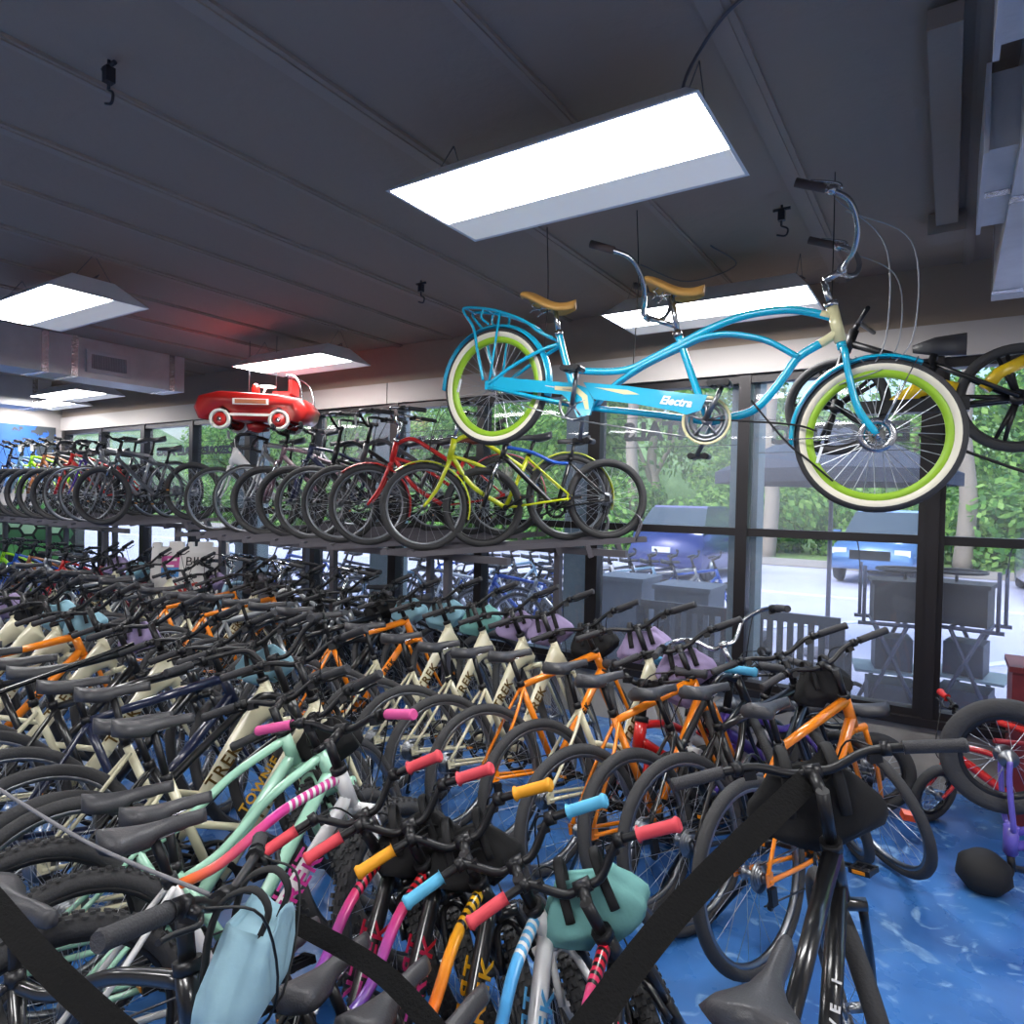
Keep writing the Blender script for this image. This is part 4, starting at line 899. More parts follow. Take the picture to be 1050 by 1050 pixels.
# middle row, from the window end leftward
MID = [
 (-.52, 2.52, 'dia', 'orange', 'black', 'orange bike with black bag at the right end of the middle row', dict(hd=71, st=62, ln=-9)),
 (-.80, 2.60, 'dia', 'black', None, 'black bike next to the orange end bike in the middle row', dict(hd=65, st=52, ln=-11, text='')),
 (-.98, 2.62, 'cru', 'black', None, 'black bike with high chrome swept handlebar in the middle row', dict(hd=69, st=42, ln=-16, text='', chrome=1)),
 (-1.16, 2.44, 'dia', 'orange', 'lavender', 'orange bike with lavender bag nearest the chrome handlebar', dict()),
 (-1.48, 2.62, 'step', 'cream', 'lavender', 'cream step-through bike with lavender bag between two orange bikes', dict()),
 (-1.80, 2.66, 'dia', 'orange', 'black', 'orange bike with black bag, third orange one in the middle row', dict()),
 (-2.08, 2.66, 'step', 'cream', 'lavender', 'cream step-through with lavender bag left of the third orange bike', dict()),
 (-2.34, 2.68, 'step', 'cream', 'lavender', 'cream step-through with lavender bag, second left of that third orange', dict()),
 (-2.62, 2.68, 'step', 'cream', 'teal', 'cream step-through with teal bag in the middle row', dict()),
 (-2.95, 2.70, 'step', 'cream', 'blue', 'cream step-through with blue bag in the middle row', dict()),
 (-3.35, 2.72, 'dia', 'orange', 'blue', 'orange bike with blue bag amid the middle row', dict()),
 (-3.65, 2.75, 'dia', 'black', 'black', 'black bike with black bag left of the orange one with a blue bag', dict(text='')),
 (-3.95, 2.75, 'dia', 'silver', None, 'silver bike in the left half of the middle row', dict(text='')),
 (-4.25, 2.75, 'dia', 'black', None, 'black bike left of the silver one in the middle row', dict(text='')),
 (-4.55, 2.75, 'dia', 'lightgrey', None, 'light grey bike in the left half of the middle row', dict(text='')),
 (-4.90, 2.78, 'dia', 'orange', 'grey', 'orange bike with a dark grey bag in front of the sign board', dict()),
 (-5.20, 2.80, 'step', 'cream', 'grey', 'cream step-through with dark grey bag in front of the sign board', dict()),
 (-5.50, 2.80, 'dia', 'orange', None, 'orange bike left of the sign board', dict()),
 (-5.85, 2.80, 'dia', 'black', 'lavender', 'black bike with lavender bag toward the left of the middle row', dict(text='')),
 (-6.20, 2.80, 'dia', 'grey', None, 'dark grey bike toward the left of the middle row', dict(text='')),
 (-6.55, 2.80, 'step', 'cream', None, 'cream step-through toward the left of the middle row', dict()),
 (-6.90, 2.80, 'dia', 'black', None, 'black bike near the left end of the middle row', dict(text='')),
 (-7.25, 2.80, 'dia', 'silver', 'blue', 'silver bike with blue bag near the left end of the middle row', dict(text='')),
 (-7.60, 2.80, 'step', 'cream', 'lavender', 'cream step-through with lavender bag at the left end of the middle row', dict()),
 (-8.0, 2.80, 'dia', 'black', None, 'black bike at the left end of the middle row', dict(text='')),
]
def place(L, group, hd0, ln0, st0, lod):
    for i, (x, y, t, c, bg, lb, e) in enumerate(L):
        kw = dict(lod=e.get('lod', lod), sadj=j(.025), text=e.get('text', 'TREK'))
        if c == 'cream': kw['textm'] = gold
        if e.get('chrome'): kw['barm'] = STL()
        for k in ('knob', 'grips', 'acc', 'scale', 'saddlem', 'textm', 'forkm', 'fender', 'barm', 'postm', 'kick'):
            if k in e: kw[k] = e[k]
        root, BW, bc = bike(e.get('nm', 'bicycle'), t, x, y, 0, e.get('hd', hd0+j(2)), e.get('ln', ln0+j(1.5)), e.get('st', st0+j(5)), c, lb, group=group, **kw)
        if bg:
            base = re.sub(r' with (a |two-part )?([a-z]+ )?%s bag|( and| with) (a )?([a-z]+ )?%s bag' % (bg, bg), '', lb); base = re.sub(r'^(\w+) step-through with two-part', r'\1 step-through', base)
            bag(BW, bc, t, bg, '%s bag on the %s' % (bg, base), seed=i, scale=e.get('bs', 1)*random.uniform(.88, 1.02))
place(MID, 'middle row of rental bikes', 71, -13, 42, 1)
# front row, from the right end leftward
def acm(n, a, b_, base='#141416'): return accent(n, a, b_, base)
ka = acm('accent_red_purple', '#7a52c0', '#d8202c'); kb = acm('accent_orange_yellow', '#e8501c', '#f0b81c'); kc = acm('accent_blue_sky', '#2f8fd8', '#5fb4e8', '#e6e6e6'); kd = acm('accent_red_pink', '#b060c0', '#e0203a'); ke = acm('accent_pink_orange', '#f0701c', '#d8409a', '#e6e6e6')
TA_, TB_, TC_, TD_, TE_ = [accent('text_'+n, a, b_, '#141416', stripes=False) for n, a, b_ in (('red_purple', '#7a52c0', '#d8202c'), ('orange_yellow', '#e8501c', '#f0b81c'), ('blue_sky', '#2f8fd8', '#5fb4e8'), ('red_pink', '#b060c0', '#e0203a'), ('pink_orange', '#f0701c', '#d8409a'))]
def gmat(n, c): return mat('grip_'+n, c, .6)
redg, yel, blu, pnk = gmat('coral_red', '#e04a56'), gmat('amber', '#efa31f'), gmat('sky_blue', '#5ab4dc'), gmat('pink', '#e0569a')
FR = [
 (-.43, .88, 'k20', 'black', 'teal', "black children's bike with red grips and teal bag beside the white one", dict(hd=92, ln=-20, st=28, grips=redg, acc=kd, textm=TD_, knob=True)),
 (-.64, .86, 'k20', 'white', None, "white and blue children's bike with sky blue grips", dict(hd=92, ln=-18, st=34, grips=blu, acc=kc, textm=TC_, knob=True)),
 (-.84, .86, 'k20', 'black', 'black', "black children's bike with amber grips and orange-yellow lettering", dict(hd=92, ln=-16, st=33, grips=yel, acc=kb, textm=TB_, knob=True)),
 (-1.02, .84, 'k20', 'black', 'black', "black children's bike with red grips next to the amber-gripped one", dict(hd=92, ln=-16, st=36, grips=redg, acc=ka, textm=TA_, knob=True)),
 (-1.16, .82, 'k20', 'black', None, "black children's bike with red grips farthest left of the dark children's bikes", dict(hd=92, ln=-18, st=39, grips=redg, acc=ka, textm=TA_, knob=True)),
 (-1.74, .72, 'm26', 'white', None, "white bike with pink and orange lettering and pink grips", dict(hd=75, ln=-7, st=24, grips=pnk, acc=ke, textm=TE_, knob=True)),
 (-1.84, .84, 'mm', 'mint', 'black', 'mint green bike with knobby tyres in the front row', dict(hd=75, ln=-22, st=38, knob=True, text='')),
 (-2.16, .84, 'mm', 'mint', None, 'mint green bike with a mint-backed saddle in the front row', dict(hd=72, ln=-13, st=38, knob=True, text='')),
 (-2.30, 1.0, 'step', 'cream', None, 'cream step-through bike beside the mint green bikes', dict()),
 (-2.45, 1.02, 'cru', 'black', None, 'black bike with gold TOWNIE lettering on its down tube', dict(text='TOWNIE', textm=mat('lettering_bright_gold', '#c99a2e', .4))),
 (-2.66, 1.06, 'step', 'cream', 'blue', 'cream step-through with two-part blue bag in the front row', dict(hd=73, ln=-13, st=43)),
 (-2.96, 1.06, 'dia', 'navy', None, 'dark navy bike left of the blue-bagged cream one in the front row', dict(text='')),
 (-3.28, 1.06, 'dia', 'black', None, 'black bike with glossy tubes in the left part of the front row', dict(text='')),
 (-3.50, 1.06, 'step', 'cream', None, 'cream step-through with gold lettering in the left part of the front row', dict()),
 (-3.86, 1.06, 'dia', 'black', 'lavender', 'black bike with a lavender bag in the left part of the front row', dict(text='')),
 (-4.18, 1.06, 'step', 'cream', None, 'cream step-through beside the orange one at the left of the front row', dict()),
 (-4.46, 1.06, 'dia', 'orange', 'blue', 'orange bike with blue bag at the left of the front row', dict()),
 (-4.76, 1.06, 'step', 'cream', 'blue', 'cream step-through with blue bag left of the orange one at the left', dict()),
 (-5.05, 1.06, 'step', 'cream', 'black', 'cream step-through with black bag at the left edge of the front row', dict()),
 (-5.35, 1.06, 'step', 'cream', None, 'cream step-through second from the left edge of the front row', dict()),
 (-5.65, 1.06, 'dia', 'silver', 'lavender', 'silver bike with lavender bag at the left edge', dict(text='')),
 (-6.0, 1.10, 'dia', 'black', None, 'black bike at the left edge behind the front row cream bikes', dict(text='')),
 (-6.4, 1.10, 'dia', 'white', 'lavender', 'white bike with lavender bag at the far left edge', dict(text='')),
]
place(FR, 'front row of bikes', 72, -13, 42, 0)
# bikes at the bottom edge of the picture
MORE = [
 ('wide', -.16, .98, 88, -6, 26, 'black', 'black bike nearest the viewer at the right with a wide grey saddle', dict(lod=0, text='VERVE 1', textm=mat('lettering_white', '#d8d8d8', .4), kick=True, sadj=-.035), 'black', 1.15),
]
for t, x, y, hd, ln, st, c, lb, kw, bg, bs in MORE:
    root, BW, bc = bike('bicycle', t, x, y, 0, hd, ln, st, c, lb, **kw)
    if bg: bag(BW, bc, t, bg, 'large black bag hanging on the near right bike', seed=2, scale=bs)
# near left bike, small bikes by the window, hung yellow bike
root, BW, bc = bike('bicycle', 'm26', -1.93, .49, 0, 8, -8, 26, 'black', 'black bike at the lower left corner with its thick black grip toward the viewer', lod=0, text='', kick=False, sadj=-.02, forkm=paint('black'))
bag(BW, bc, 'm26', 'skyblue', 'large pale blue bag hanging at the lower left corner', seed=1, scale=1.1)
bike('childrens_bicycle', 'bmx', .54, 4.40, 0, 188, 4, 48, 'red', "small red children's bike by the window at the right", lod=0, text='', kick=False, grips=gmat('red', '#c8241c'), knob=False)
for x, y, hd, c, lb in ((-.95, 3.75, 245, 'red', "small red children's bike behind the chrome handlebar"), (-.72, 3.95, 240, 'white', "small white children's bike behind the black middle row bikes"), (-.55, 4.1, 235, 'purple', "small purple children's bike behind the black middle row bikes"), (-.30, 4.25, 200, 'black', "small black children's bike by the stone ledge under the window")):
    root, BW, bc = bike('childrens_bicycle', 'bmx', x, y, 0, hd, 10, 15, c, lb, lod=1, text='', kick=False, scale=1.35 if c != 'black' else 1.3, grips=blu if c == 'white' else None)
    if c == 'white': bag(BW, bc, 'bmx', 'lavender', "lavender bag on the small white children's bike", seed=3, scale=.8)
# upside-down purple balance bike at the right edge
r = empty('balance_bike', (.33, 3.74, 0), (0, 0, R_(12))); tag(r, "upside-down purple children's bike with its front wheel in the air", 'bicycle')
pu = mat('paint_violet', '#6f62c4', .3, 0, .5)
wr, wt = wheel_meshes('bmx', 0)
q = B(); q.tube([(-.06, 0, .16), (-.06, 0, .28)], .022, 10)
for s in (-1, 1): q.tube(cat([(-.06, s*.012, .28), (-.07, s*.06, .31), (-.09, s*.06, .50), (-.09, s*.06, .60)], 5), .012, 8)
obj('fork', q, r, [pu]); q = B(); q.tube([(-.06, 0, .17), (-.06, 0, .29)], .03, 10); q.tube([(-.06, 0, .20), (.40, 0, .30)], .022, 10); q.tube([(.40, 0, .28), (.37, 0, .45)], .02, 8); q.tube([(-.06, 0, .26), (.38, 0, .42)], .018, 10); obj('frame', q, r, [pu])
o = obj('front_wheel', wr, r); o.location = (-.09, 0, .60); o.scale = (1.58, 1.2, 1.58); obj('tyre', wt, o)
q = B(); q.tube([(-.06, 0, .16), (-.05, 0, .09)], .016, 8); q.tube(cat([(-.22, -.12, .10), (-.08, -.04, .08), (-.05, 0, .10), (.02, .05, .08), (.20, .16, .05)], 5), .014, 8); obj('handlebar', q, r, [BLK()])
q = B(); q.lathe([(0, .0), (.07, .01), (.11, .06), (.10, .13), (.05, .17), (0, .17)], (-.17, -.05, 0), 16, 'z'); obj('pad', q, r, [mat('pad_black', '#19191b', .8)])
q = B(); q.tube([(-.14, -.02, .67), (-.02, .02, .66)], .012, 8); obj('grip', q, r, [gmat('dark_red', '#8e1c26')])
rf = B().box((0, 0, 0), (.07, .05, .035)); o = obj('pedal_reflector', rf, None, [mat('reflector_orange', '#f0561c', .35)]); o.location = (-.13, 4.0, .12); o.rotation_euler = (.2, .1, .4); tag(o, 'orange reflector lying beside the small red bike', 'reflector')
bx = B().box((0, 0, .40), (.6, .34, .80)); bx.box((0, 0, .815), (.63, .37, .03)); o = obj('storage_box', bx, None, [mat('maroon_wood', '#5c1a1e', .45, noise=.2, nscale=8, col2='#74262a')]); o.location = (.60, 4.53, .06); tag(o, 'maroon wooden box at the right edge below the window', 'box')
obj('label_card', B().box((-.18, -.176, .62), (.09, .004, .06)), o, [mat('label_card_grey', '#b9a8a4', .6)])
# yellow and black bike hung at the right
def hung():
    root = empty('cargo_bicycle', (.27, 4.17, 2.27), (0, 0, R_(182))); tag(root, 'yellow and black bike with mag wheels hung beneath the ceiling at the right', 'bicycle')
    wr, wt = wheel_meshes('m26', 1, True)
    for nm, x in (('rear_wheel', 0), ('front_wheel', .82)):
        o = obj(nm, wr, root); o.location = (x, 0, 0); o.scale = (.84,)*3; obj('tyre', wt, o)
    q = B(); q.tube(cat([(0, -.06, 0), (.25, -.03, -.02), (.42, 0, .0)], 4), .018, 8); q.tube([(.42, 0, 0), (.36, 0, .25)], .02, 8); q.tube([(.78, 0, .30), (.74, 0, .42)], .026, 10); q.tube([(.36, 0, .18), (.765, 0, .35)], .02, 8); q.tube([(.42, 0, 0), (.36, 0, .19)], .02, 8)
    q.tube([(0, .06, 0), (.36, 0, .2)], .012, 8); q.tube([(0, -.06, 0), (.36, 0, .2)], .012, 8); q.box((.45, 0, -.02), (.5, .09, .07)); obj('frame', q, root, [BLK()])
    q = B(); q.tube([(-.04, 0, .19), (.08, 0, .13), (.14, 0, .05)], .032, 10); q.tube(cat([(.26, 0, .05), (.38, 0, .08), (.48, 0, .03), (.56, 0, -.03)], 4), .045, 10); obj('body_panel', q, root, [mat('paint_yellow', '#dcb818', .3, 0, .5)])
    q = B()
    for s in (-1, 1): q.tube([(.79, s*.06, .28), (.86, s*.065, 0)], .018, 8)
    q.tube([(.79, -.06, .28), (.79, .06, .28)], .02, 8); obj('fork', q, root, [BLK()])
    q = B(); q.tube([(.74, 0, .42), (.72, 0, .46)], .015, 8); q.tube([(.66, -.28, .46), (.72, 0, .46), (.66, .28, .46)], .012, 8); obj('handlebar', q, root, [BLK()])
    q = B(); q.tube([(.36, 0, .22), (.35, 0, .28)], .014, 8); q.tube([(.22, 0, .29), (.36, 0, .29), (.46, 0, .285)], [.06, .05, .02], 10, flat=.5); obj('saddle', q, root, [SAD()])
hung()
# two straps that hold the rows together
web = mat('webbing_black', '#0a0a0b', .8, bump=.4, bscale=120, spec=.2)
def strap(pts, w, label, hint, m=web):
    P = cat([V(p) for p in pts], 8); b = B(); n = len(P); rows = []
    for i, p in enumerate(P):
        t = (P[min(i+1, n-1)]-P[max(i-1, 0)]).normalized(); u = V(hint); u = (u-t*u.dot(t)).normalized(); nn = t.cross(u)*.0015
        rows.append([b.bm.verts.new(p+u*w/2+nn), b.bm.verts.new(p-u*w/2+nn), b.bm.verts.new(p-u*w/2-nn), b.bm.verts.new(p+u*w/2-nn)])
    for i in range(n-1):
        for k in range(4): b.face((rows[i][k], rows[i][(k+1) % 4], rows[i+1][(k+1) % 4], rows[i+1][k]), False)
    b.face(rows[0][::-1]); b.face(rows[-1]); o = obj('tie_strap', b, None, [m]); tag(o, label, 'strap')
strap([(-.24, 1.9, 1.05), (-.46, 1.43, .83), (-.55, 1.1, .70), (-.58, .95, .66)], .06, 'wide black strap running down left from the near right bike', (-.84, .06, .54))
strap([(-1.22, .98, .745), (-.95, 1.0, .72), (-.70, .95, .69), (-.52, .93, .67)], .04, 'black strap crossing in front of the bright grips', (.15, .76, .64))
strap([(-1.60, .53, .90), (-1.32, .55, .83), (-1.10, .60, .75)], .046, 'wide black strap at the lower left corner', (.03, .86, .51))
tie([(-2.26, .77, .86), (-1.8, .83, .80), (-1.37, .88, .797)], 'grey cord stretched across the left wheels', .005, mat('cord_grey', '#77767a', .6), world=True)
tie([(-3.1, 1.0, .885), (-3.18, 1.35, .93), (-3.27, 1.68, .97)], 'glossy black bar across the cream frames at the left', .011, mat('gloss_black_bar', '#0c0c0e', .25), world=True, nm='locking_bar', cat_='bar')

# ------------------------------------------------------------------ outside the windows
def ground_mat():
    return mat('asphalt_pale', '#b4b5cc', .9, noise=.25, nscale=.8, col2='#c4c5da')
struct('ground', B().box((-6, 30, -.06), (90, 50, .1)), ground_mat())
struct('trim_41', B().box((-6, 14.0, .0), (60, .12, .02)).box((-2.2, 9.6, 0), (.12, 4.5, .02), Mx.Rotation(R_(-35), 3, 'Z')).box((.8, 9.6, 0), (.12, 4.5, .02), Mx.Rotation(R_(-35), 3, 'Z')), mat('road_paint', '#dfe3ee', .8))
struct('trim_42', B().box((-6, 20.5, .10), (90, .25, .2)), mat('kerb_concrete', '#a5a19a', .9))
struct('trim_43', B().box((-6, 35, .08), (90, 28, .2)), mat('verge_green', '#5f7d43', .95, noise=.3, nscale=1.5, col2='#7d9c55'))
con = mat('concrete_column', '#7f8e8f', .85, noise=.2, nscale=4, col2='#8f9c9c')
for i, (x, w) in enumerate(((-1.27, .2), (-2.86, .24), (-5.3, .3), (-7.8, .3))): struct('column_%d' % (i+1), B().box((x, 5.55 if i else 5.13, 1.5), (w, w, 3.0)), con)
random.seed(11)
def leaf_mesh(seed, n, rad, hgt, cols, base=.2):
    rnd = random.Random(seed); b = B(); blobs = [(rnd.uniform(-rad, rad)*.7, rnd.uniform(-rad, rad)*.6, rnd.uniform(base, 1)*hgt, rnd.uniform(.3, .55)*rad) for _ in range(14)]
    for k in range(n):
        bx_, by, bz, br = rnd.choice(blobs); u = rnd.uniform(-1, 1); a = rnd.uniform(0, 6.28); s = math.sqrt(1-u*u); rr = br*rnd.uniform(.75, 1.05)
        c = V((bx_+rr*s*math.cos(a), by+rr*s*math.sin(a), max(.1, bz+rr*u*.9))); nrm = V((s*math.cos(a), s*math.sin(a), u+.5)).normalized(); nrm = (nrm+V((rnd.uniform(-.6, .6), rnd.uniform(-.6, .6), rnd.uniform(-.6, .6)))).normalized()
        x = nrm.orthogonal().normalized(); y = nrm.cross(x); w = rnd.uniform(.09, .19); l = w*1.4; vs = [b.bm.verts.new(c+x*w*p+y*l*q_) for p, q_ in ((-.5, 0), (0, -.6), (.5, 0), (0, .6))]
        b.m(rnd.randrange(len(cols))).face(vs, True)
    me = bpy.data.meshes.new('foliage'); b.bm.to_mesh(me); b.bm.free()
    for m in cols: me.materials.append(m)
    return me
def leafm(n, c):
    if n in MATS: return MATS[n]
    m = mat(n, c, .6); nt = m.node_tree; p = nt.nodes['Principled BSDF']; t = nt.nodes.new('ShaderNodeBsdfTranslucent'); t.inputs[0].default_value = lin(c); x = nt.nodes.new('ShaderNodeMixShader'); x.inputs[0].default_value = .4
    nt.links.new(p.outputs[0], x.inputs[1]); nt.links.new(t.outputs[0], x.inputs[2]); nt.links.new(x.outputs[0], nt.nodes['Material Output'].inputs[0]); return m
LV = [leafm('leaf_a', '#7fb04e'), leafm('leaf_b', '#5c9440'), leafm('leaf_c', '#9dc767'), leafm('leaf_d', '#477a3c')]
low = [leaf_mesh(s, 5200, 2.4, 2.0, LV, .15) for s in (1, 2)]; high = [leaf_mesh(s+5, 6500, 3.4, 5.5, LV, .3) for s in (1, 2)]
bark = mat('bark_pale', '#9a8f82', .9, bump=.8, bscale=12)
sh = 0
for i in range(12):
    x = -34+i*4.0; y = 22.5+random.uniform(-.6, .6); r = empty('shrub', (x, y, 0), (0, 0, random.uniform(0, 6))); tag(r, 'bright green shrub beyond the parking lot', 'shrub', 'shrubs beyond the parking lot')
    obj('foliage', low[i % 2], r).scale = (1, .8, 1)
for i in range(11):
    x = -38+i*4.6; y = 27+random.uniform(-1.5, 2.5); r = empty('tree', (x, y, 0), (0, 0, random.uniform(0, 6)), random.uniform(.95, 1.25)); tag(r, 'tall leafy green tree behind the parking lot', 'tree', 'trees behind the parking lot')
    obj('foliage', high[i % 2], r).location = (0, 0, .8); q = B().tube(cat([(0, 0, -.1), (.1, 0, 1.5), (-.1, .1, 3.2), (.2, 0, 5)], 5), [.26, .12], 8); q.tube([(0, 0, 2.4), (.9, .3, 4.2)], [.12, .05], 6); q.tube([(0, 0, 2.0), (-.8, -.2, 3.9)], [.12, .05], 6); obj('trunk', q, r, [bark])
for x, y in ((-4.6, 21.2), (.3, 21.0), (-9.2, 21.5), (3.0, 21.3)):
    o = obj('bare_tree', B().tube(cat([(0, 0, 0), (.1, 0, 2), (-.05, 0, 4), (.15, 0, 7)], 5), [.24, .16], 10), None, [bark]); o.location = (x, y, 0); tag(o, 'pale tree trunk among the shrubs beyond the parking lot', 'tree trunk', 'pale trunks beyond the lot')
q = B(); n = 60; rows = []
for i in range(n+1):
    a = R_(20+140*i/n); rows.append([q.bm.verts.new((-6+60*math.cos(a), 5+42*math.sin(a), z)) for z in (0, 7+1.2*math.sin(i*1.3)+.8*math.sin(i*2.9))])
for i in range(n): q.face((rows[i][0], rows[i+1][0], rows[i+1][1], rows[i][1]))
o = obj('far_tree_line', q, None, [mat('far_trees', '#5c8050', .95, noise=.2, nscale=1.2, col2='#89a878', bump=1, bscale=2)]); so = o.modifiers.new('s', 'SOLIDIFY'); so.thickness = 1.5; tag(o, 'distant mass of green trees behind everything', 'trees', kind='stuff')
# cars
def car(x, y, hd, col, label, z=0):
    r = empty('car', (x, y, z), (0, 0, R_(hd))); tag(r, label, 'car'); pm = mat('car_'+label[:8].strip().replace(' ', '_'), col, .25, .3, .8)
    secs = [(-2.2, .62, .78, .45), (-2.1, .9, .80, .35), (-1.2, 1.0, .86, .28), (-.9, 1.05, .88, .25), (1.2, 1.08, .88, .25), (1.9, 1.05, .84, .28), (2.15, .75, .80, .4)]
    b = B(); rows = []
    for xx, zt, w, zb in secs: rows.append([b.bm.verts.new(p) for p in ((xx, -w, zb), (xx, -w*1.02, (zb+zt)/2), (xx, -w*.92, zt), (xx, 0, zt+.05), (xx, w*.92, zt), (xx, w*1.02, (zb+zt)/2), (xx, w, zb), (xx, 0, zb))])
    for i in range(len(rows)-1):
        for k in range(8): b.face((rows[i][k], rows[i][(k+1) % 8], rows[i+1][(k+1) % 8], rows[i+1][k]))
    b.face(rows[0][::-1]); b.face(rows[-1]); obj('body', b, r, [pm])
    def hood(x0, x1, x2, x3, z0, z1, w0, w1, nm, m, g=0):
        q = B(); lo = [(x0, -w0), (x3, -w0), (x3, w0), (x0, w0)]; hi = [(x1, -w1), (x2, -w1), (x2, w1), (x1, w1)]; a = [q.bm.verts.new((*p, z0)) for p in lo]; c = [q.bm.verts.new((*p, z1)) for p in hi]
        for k in range(4): q.face((a[k], a[(k+1) % 4], c[(k+1) % 4], c[k]), False)
        q.face(c, False); obj(nm, q, r, [m])
    hood(-1.1, -.45, 1.15, 1.75, 1.04, 1.62, .80, .66, 'windscreen', mat('car_glass', '#3b4c58', .08)); hood(-.42, -.36, 1.06, 1.12, 1.58, 1.67, .66, .63, 'roof', pm)
    for xx in (-1.4, 1.35):
        for s in (-1, 1):
            q = B(); q.lathe([(0, s*.70), (.33, s*.70), (.34, s*.78), (.30, s*.86), (0, s*.84)], (xx, 0, .34), 22); q.m(1).lathe([(0, s*.85), (.2, s*.875), (0, s*.88)], (xx, 0, .34), 14); obj('wheel', q, r, [RUB(), ALU()])
    for s in (-1, 1): obj('headlamp', B().box((-2.1, s*.62, .75), (.14, .3, .14)), r, [mat('lamp_clear', '#dfe6ee', .1)]); obj('wing_mirror', B().box((-.75, s*1.0, 1.12), (.12, .16, .12)), r, [pm])
    obj('grille', B().box((-2.19, 0, .68), (.06, .8, .2)), r, [mat('panel_black')]); obj('number_plate', B().box((2.16, 0, .7), (.04, .42, .12)), r, [mat('plate_white', '#d9dde2', .4)])
car(-1.2, 18.6, 84, '#5b86b8', 'light blue pickup truck facing the shop across the lot'); car(-5.2, 16.2, 268, '#2c3a78', 'dark blue car seen from behind across the lot'); car(2.2, 17.4, 92, '#8d97a8', 'grey car at the right of the parking lot')
# dark patio umbrella
r = empty('patio_umbrella', (-1.13, 8.34, 0)); tag(r, 'dark navy patio umbrella standing outside the windows', 'umbrella')
obj('pole', B().tube([(0, 0, 0), (0, 0, 2.6)], .025, 10), r, [mat('pole_grey', '#6f6f7c', .5)]); q = B(); n = 8; ap = q.bm.verts.new((0, 0, 2.72)); ring = [q.bm.verts.new((1.28*math.cos(2*math.pi*k/n+.2), 1.28*math.sin(2*math.pi*k/n+.2), 2.10)) for k in range(n)]; lo = [q.bm.verts.new(v.co+V((0, 0, -.14))) for v in ring]
for k in range(n): q.face((ap, ring[k], ring[(k+1) % n]), False); q.face((ring[k], ring[(k+1) % n], lo[(k+1) % n], lo[k]), False)
obj('canopy', q, r, [mat('umbrella_navy', '#2b3448', .85)]); obj('base', B().lathe([(0, 0), (.25, 0), (.25, .06), (.06, .09), (0, .09)], (0, 0, 0), 20, 'z'), r, [mat('pole_grey')])
# benches
def bench(x, y, label, w=.62):
    r = empty('garden_bench', (x, y, 0), (0, 0, R_(0))); tag(r, label, 'bench', 'slatted benches outside'); m = mat('bench_slate', '#4d515c', .7)
    q = B()
    for k in range(8): q.box((-w/2+.05+(w-.1)*k/7, 0, .62), (.045, .02, .42))
    q.box((0, 0, .85), (w, .035, .07)).box((0, 0, .42), (w, .035, .06)); obj('backrest', q, r, [m])
    q = B()
    for k in range(5): q.box((0, .06+.1*k, .42), (w, .08, .02))
    obj('seat', q, r, [m])
    for s in (-1, 1):
        obj('leg', B().box((s*w/2, 0, .42), (.06, .06, .84)), r, [m]); obj('leg', B().box((s*w/2, .48, .3), (.06, .06, .6)), r, [m]); obj('armrest', B().box((s*w/2, .24, .62), (.08, .54, .03)), r, [m])
bench(-1.80, 5.35, 'slatted slate grey bench outside, left of the concrete column', .75); bench(-.96, 5.45, 'slatted slate grey bench outside, right of the concrete column')
# pedal carts with baskets outside the right windows
def cart(x, y, hd, label):
    r = empty('beach_cart', (x, y, 0), (0, 0, R_(hd))); tag(r, label, 'cart', 'folding carts outside'); m = mat('cart_tube', '#4a4f66', .4, .4); d = mat('cart_black', '#1c1e26', .6)
    q = B()
    for s in (-1, 1):
        q.tube([(-.22, s*.2, .03), (.10, s*.2, .80)], .016, 8); q.tube([(.24, s*.2, .03), (-.12, s*.2, .80)], .016, 8); q.tube([(-.24, s*.2, .80), (.26, s*.2, .80)], .016, 8); q.tube([(-.2, s*.2, .80), (-.2, s*.2, 1.25)], .014, 8)
    for xx, z in ((-.22, .05), (.24, .05), (.1, .8), (-.12, .8)): q.tube([(xx, -.2, z), (xx, .2, z)], .014, 8)
    obj('frame', q, r, [m])
    q = B(); q.box((.06, 0, .97), (.38, .34, .30)); q.box((.06, 0, 1.125), (.42, .38, .03)); obj('basket', q, r, [d]); 
    q = B(); pts = [(.1+.2*math.cos(2*math.pi*k/24), .2*math.sin(2*math.pi*k/24), 1.22) for k in range(24)]; q.tube(pts, .013, 6, closed=True); q.tube([(.1, 0, 1.1), (.1, 0, 1.22)], .012, 6); q.tube([(-.1, 0, 1.22), (.3, 0, 1.22)], .008, 6); obj('steering_wheel', q, r, [d])
    obj('shelf', B().box((0, 0, .42), (.5, .42, .02)), r, [mat('cart_shelf', '#8fa0a8', .4)]); q = B().box((.02, 0, .56), (.26, .3, .25)); q.box((.02, 0, .17), (.34, .32, .3)); obj('battery_box', q, r, [mat('cart_box', '#3c4458', .6)])
    obj('antenna', B().tube(cat([(-.22, .0, 1.2), (-.24, 0, 1.4), (-.28, 0, 1.48)], 4), .005, 5), r, [d])
    for s in (-1, 1): obj('wheel', B().lathe([(.08, s*.24), (.11, s*.235), (.11, s*.275), (.08, s*.27)], (-.22, 0, .11), 18), r, [RUB()]); obj('wheel', B().lathe([(.08, s*.24), (.11, s*.235), (.11, s*.275), (.08, s*.27)], (.24, 0, .11), 18), r, [RUB()])
cart(-.38, 6.15, 10, 'tubular cart with black basket outside, left of the thick window post'); cart(.16, 6.3, 170, 'tubular cart with black basket outside, right of the thick window post')
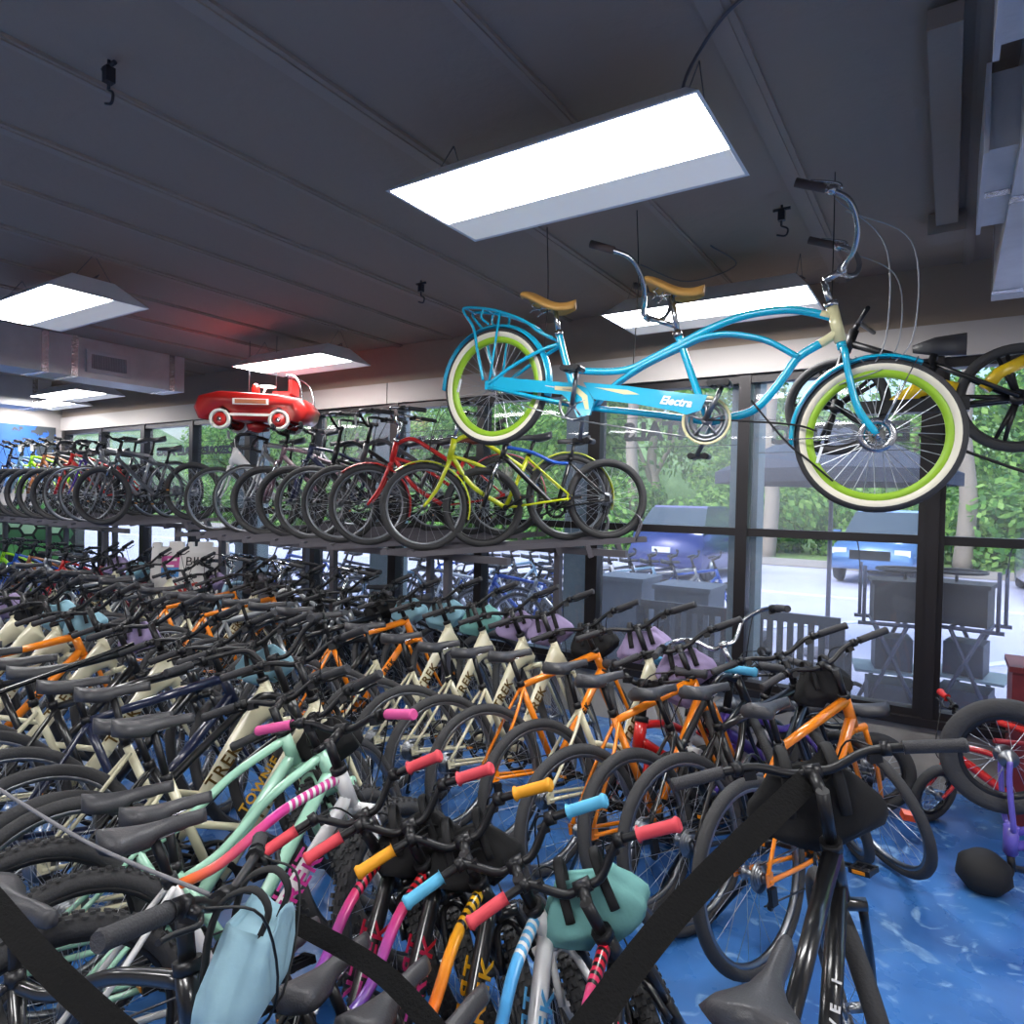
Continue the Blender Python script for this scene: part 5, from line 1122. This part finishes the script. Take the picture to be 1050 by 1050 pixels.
# rows of bikes parked outside
cols = ['blue', 'silver', 'navy', 'paleblue', 'grey', 'white']
for i in range(13): bike('bicycle', 'dia', -3.35-.26*i, 8.6-.10*i, 0, 20, -8, 10, cols[i % 6], 'one of the bikes parked in a row outside the windows', group='bikes parked outside', lod=2, kick=False, text='')
for i in range(12): bike('bicycle', 'dia', -3.0-.62*i, 6.6+.15*(i % 2), 0, 205+8*(i % 3), 6, -12, cols[(i*5+1) % 6], 'one of the bikes parked close outside the windows', group='bikes close outside the windows', lod=2, kick=False, text='')
for i, x in enumerate((-2.95, -3.25)):
    q = B().box((0, 0, .62), (.5, .5, .9)); q.box((0, 0, 1.09), (.54, .54, .04)); o = obj('utility_cabinet', q, None, [mat('cabinet_grey', '#6f7580', .6)]); o.location = (-2.0-.75*i, 6.1+.3*i, -.15); tag(o, ['grey metal cabinet outside under the parked wheels', 'grey metal cabinet outside left of the other one'][i], 'cabinet')

# ------------------------------------------------------------------ daylight, camera, colour
w = bpy.data.worlds.new('sky'); bpy.context.scene.world = w; w.use_nodes = True; nt = w.node_tree; bg = nt.nodes['Background']
st = nt.nodes.new('ShaderNodeTexSky'); st.sky_type = 'NISHITA'; st.sun_disc = False; st.sun_elevation = R_(50); st.sun_rotation = R_(200); st.air_density = 1.2; st.dust_density = 4
nt.links.new(st.outputs[0], bg.inputs['Color']); bg.inputs['Strength'].default_value = .30
sl = bpy.data.lights.new('sun', 'SUN'); sl.energy = 1.5; sl.angle = R_(12); sl.color = (1, .96, .9); so = bpy.data.objects.new('sun', sl); so.rotation_euler = (R_(-38), R_(15), 0); C.objects.link(so)
cam = bpy.data.cameras.new('camera'); co = bpy.data.objects.new('camera', cam); C.objects.link(co); bpy.context.scene.camera = co
f, yaw, pi_, ro = 683.34, 0.58080454, 0.01703299, -0.0222050506
fw = V((-math.sin(yaw)*math.cos(pi_), math.cos(yaw)*math.cos(pi_), -math.sin(pi_))); rt = V((math.cos(yaw), math.sin(yaw), 0)); dn = fw.cross(rt); c, s = math.cos(ro), math.sin(ro)
rx, dy = rt*c+dn*s, dn*c-rt*s
M = Mx((rx, -dy, -fw)).transposed().to_4x4(); M.translation = V((0, 0, 1.7)); co.matrix_world = M
cam.sensor_fit = 'HORIZONTAL'; cam.sensor_width = 36; cam.lens = 36*f/1050; cam.clip_start = .02; cam.clip_end = 300
sc = bpy.context.scene; sc.view_settings.view_transform = 'Standard'; sc.view_settings.look = 'None'; sc.view_settings.gamma = 1; sc.view_settings.exposure = 1.0; sc.view_settings.use_curve_mapping = False
sc.cycles.max_bounces = 8; sc.cycles.transparent_max_bounces = 16; sc.cycles.use_denoising = True; sc.cycles.sample_clamp_indirect = 6
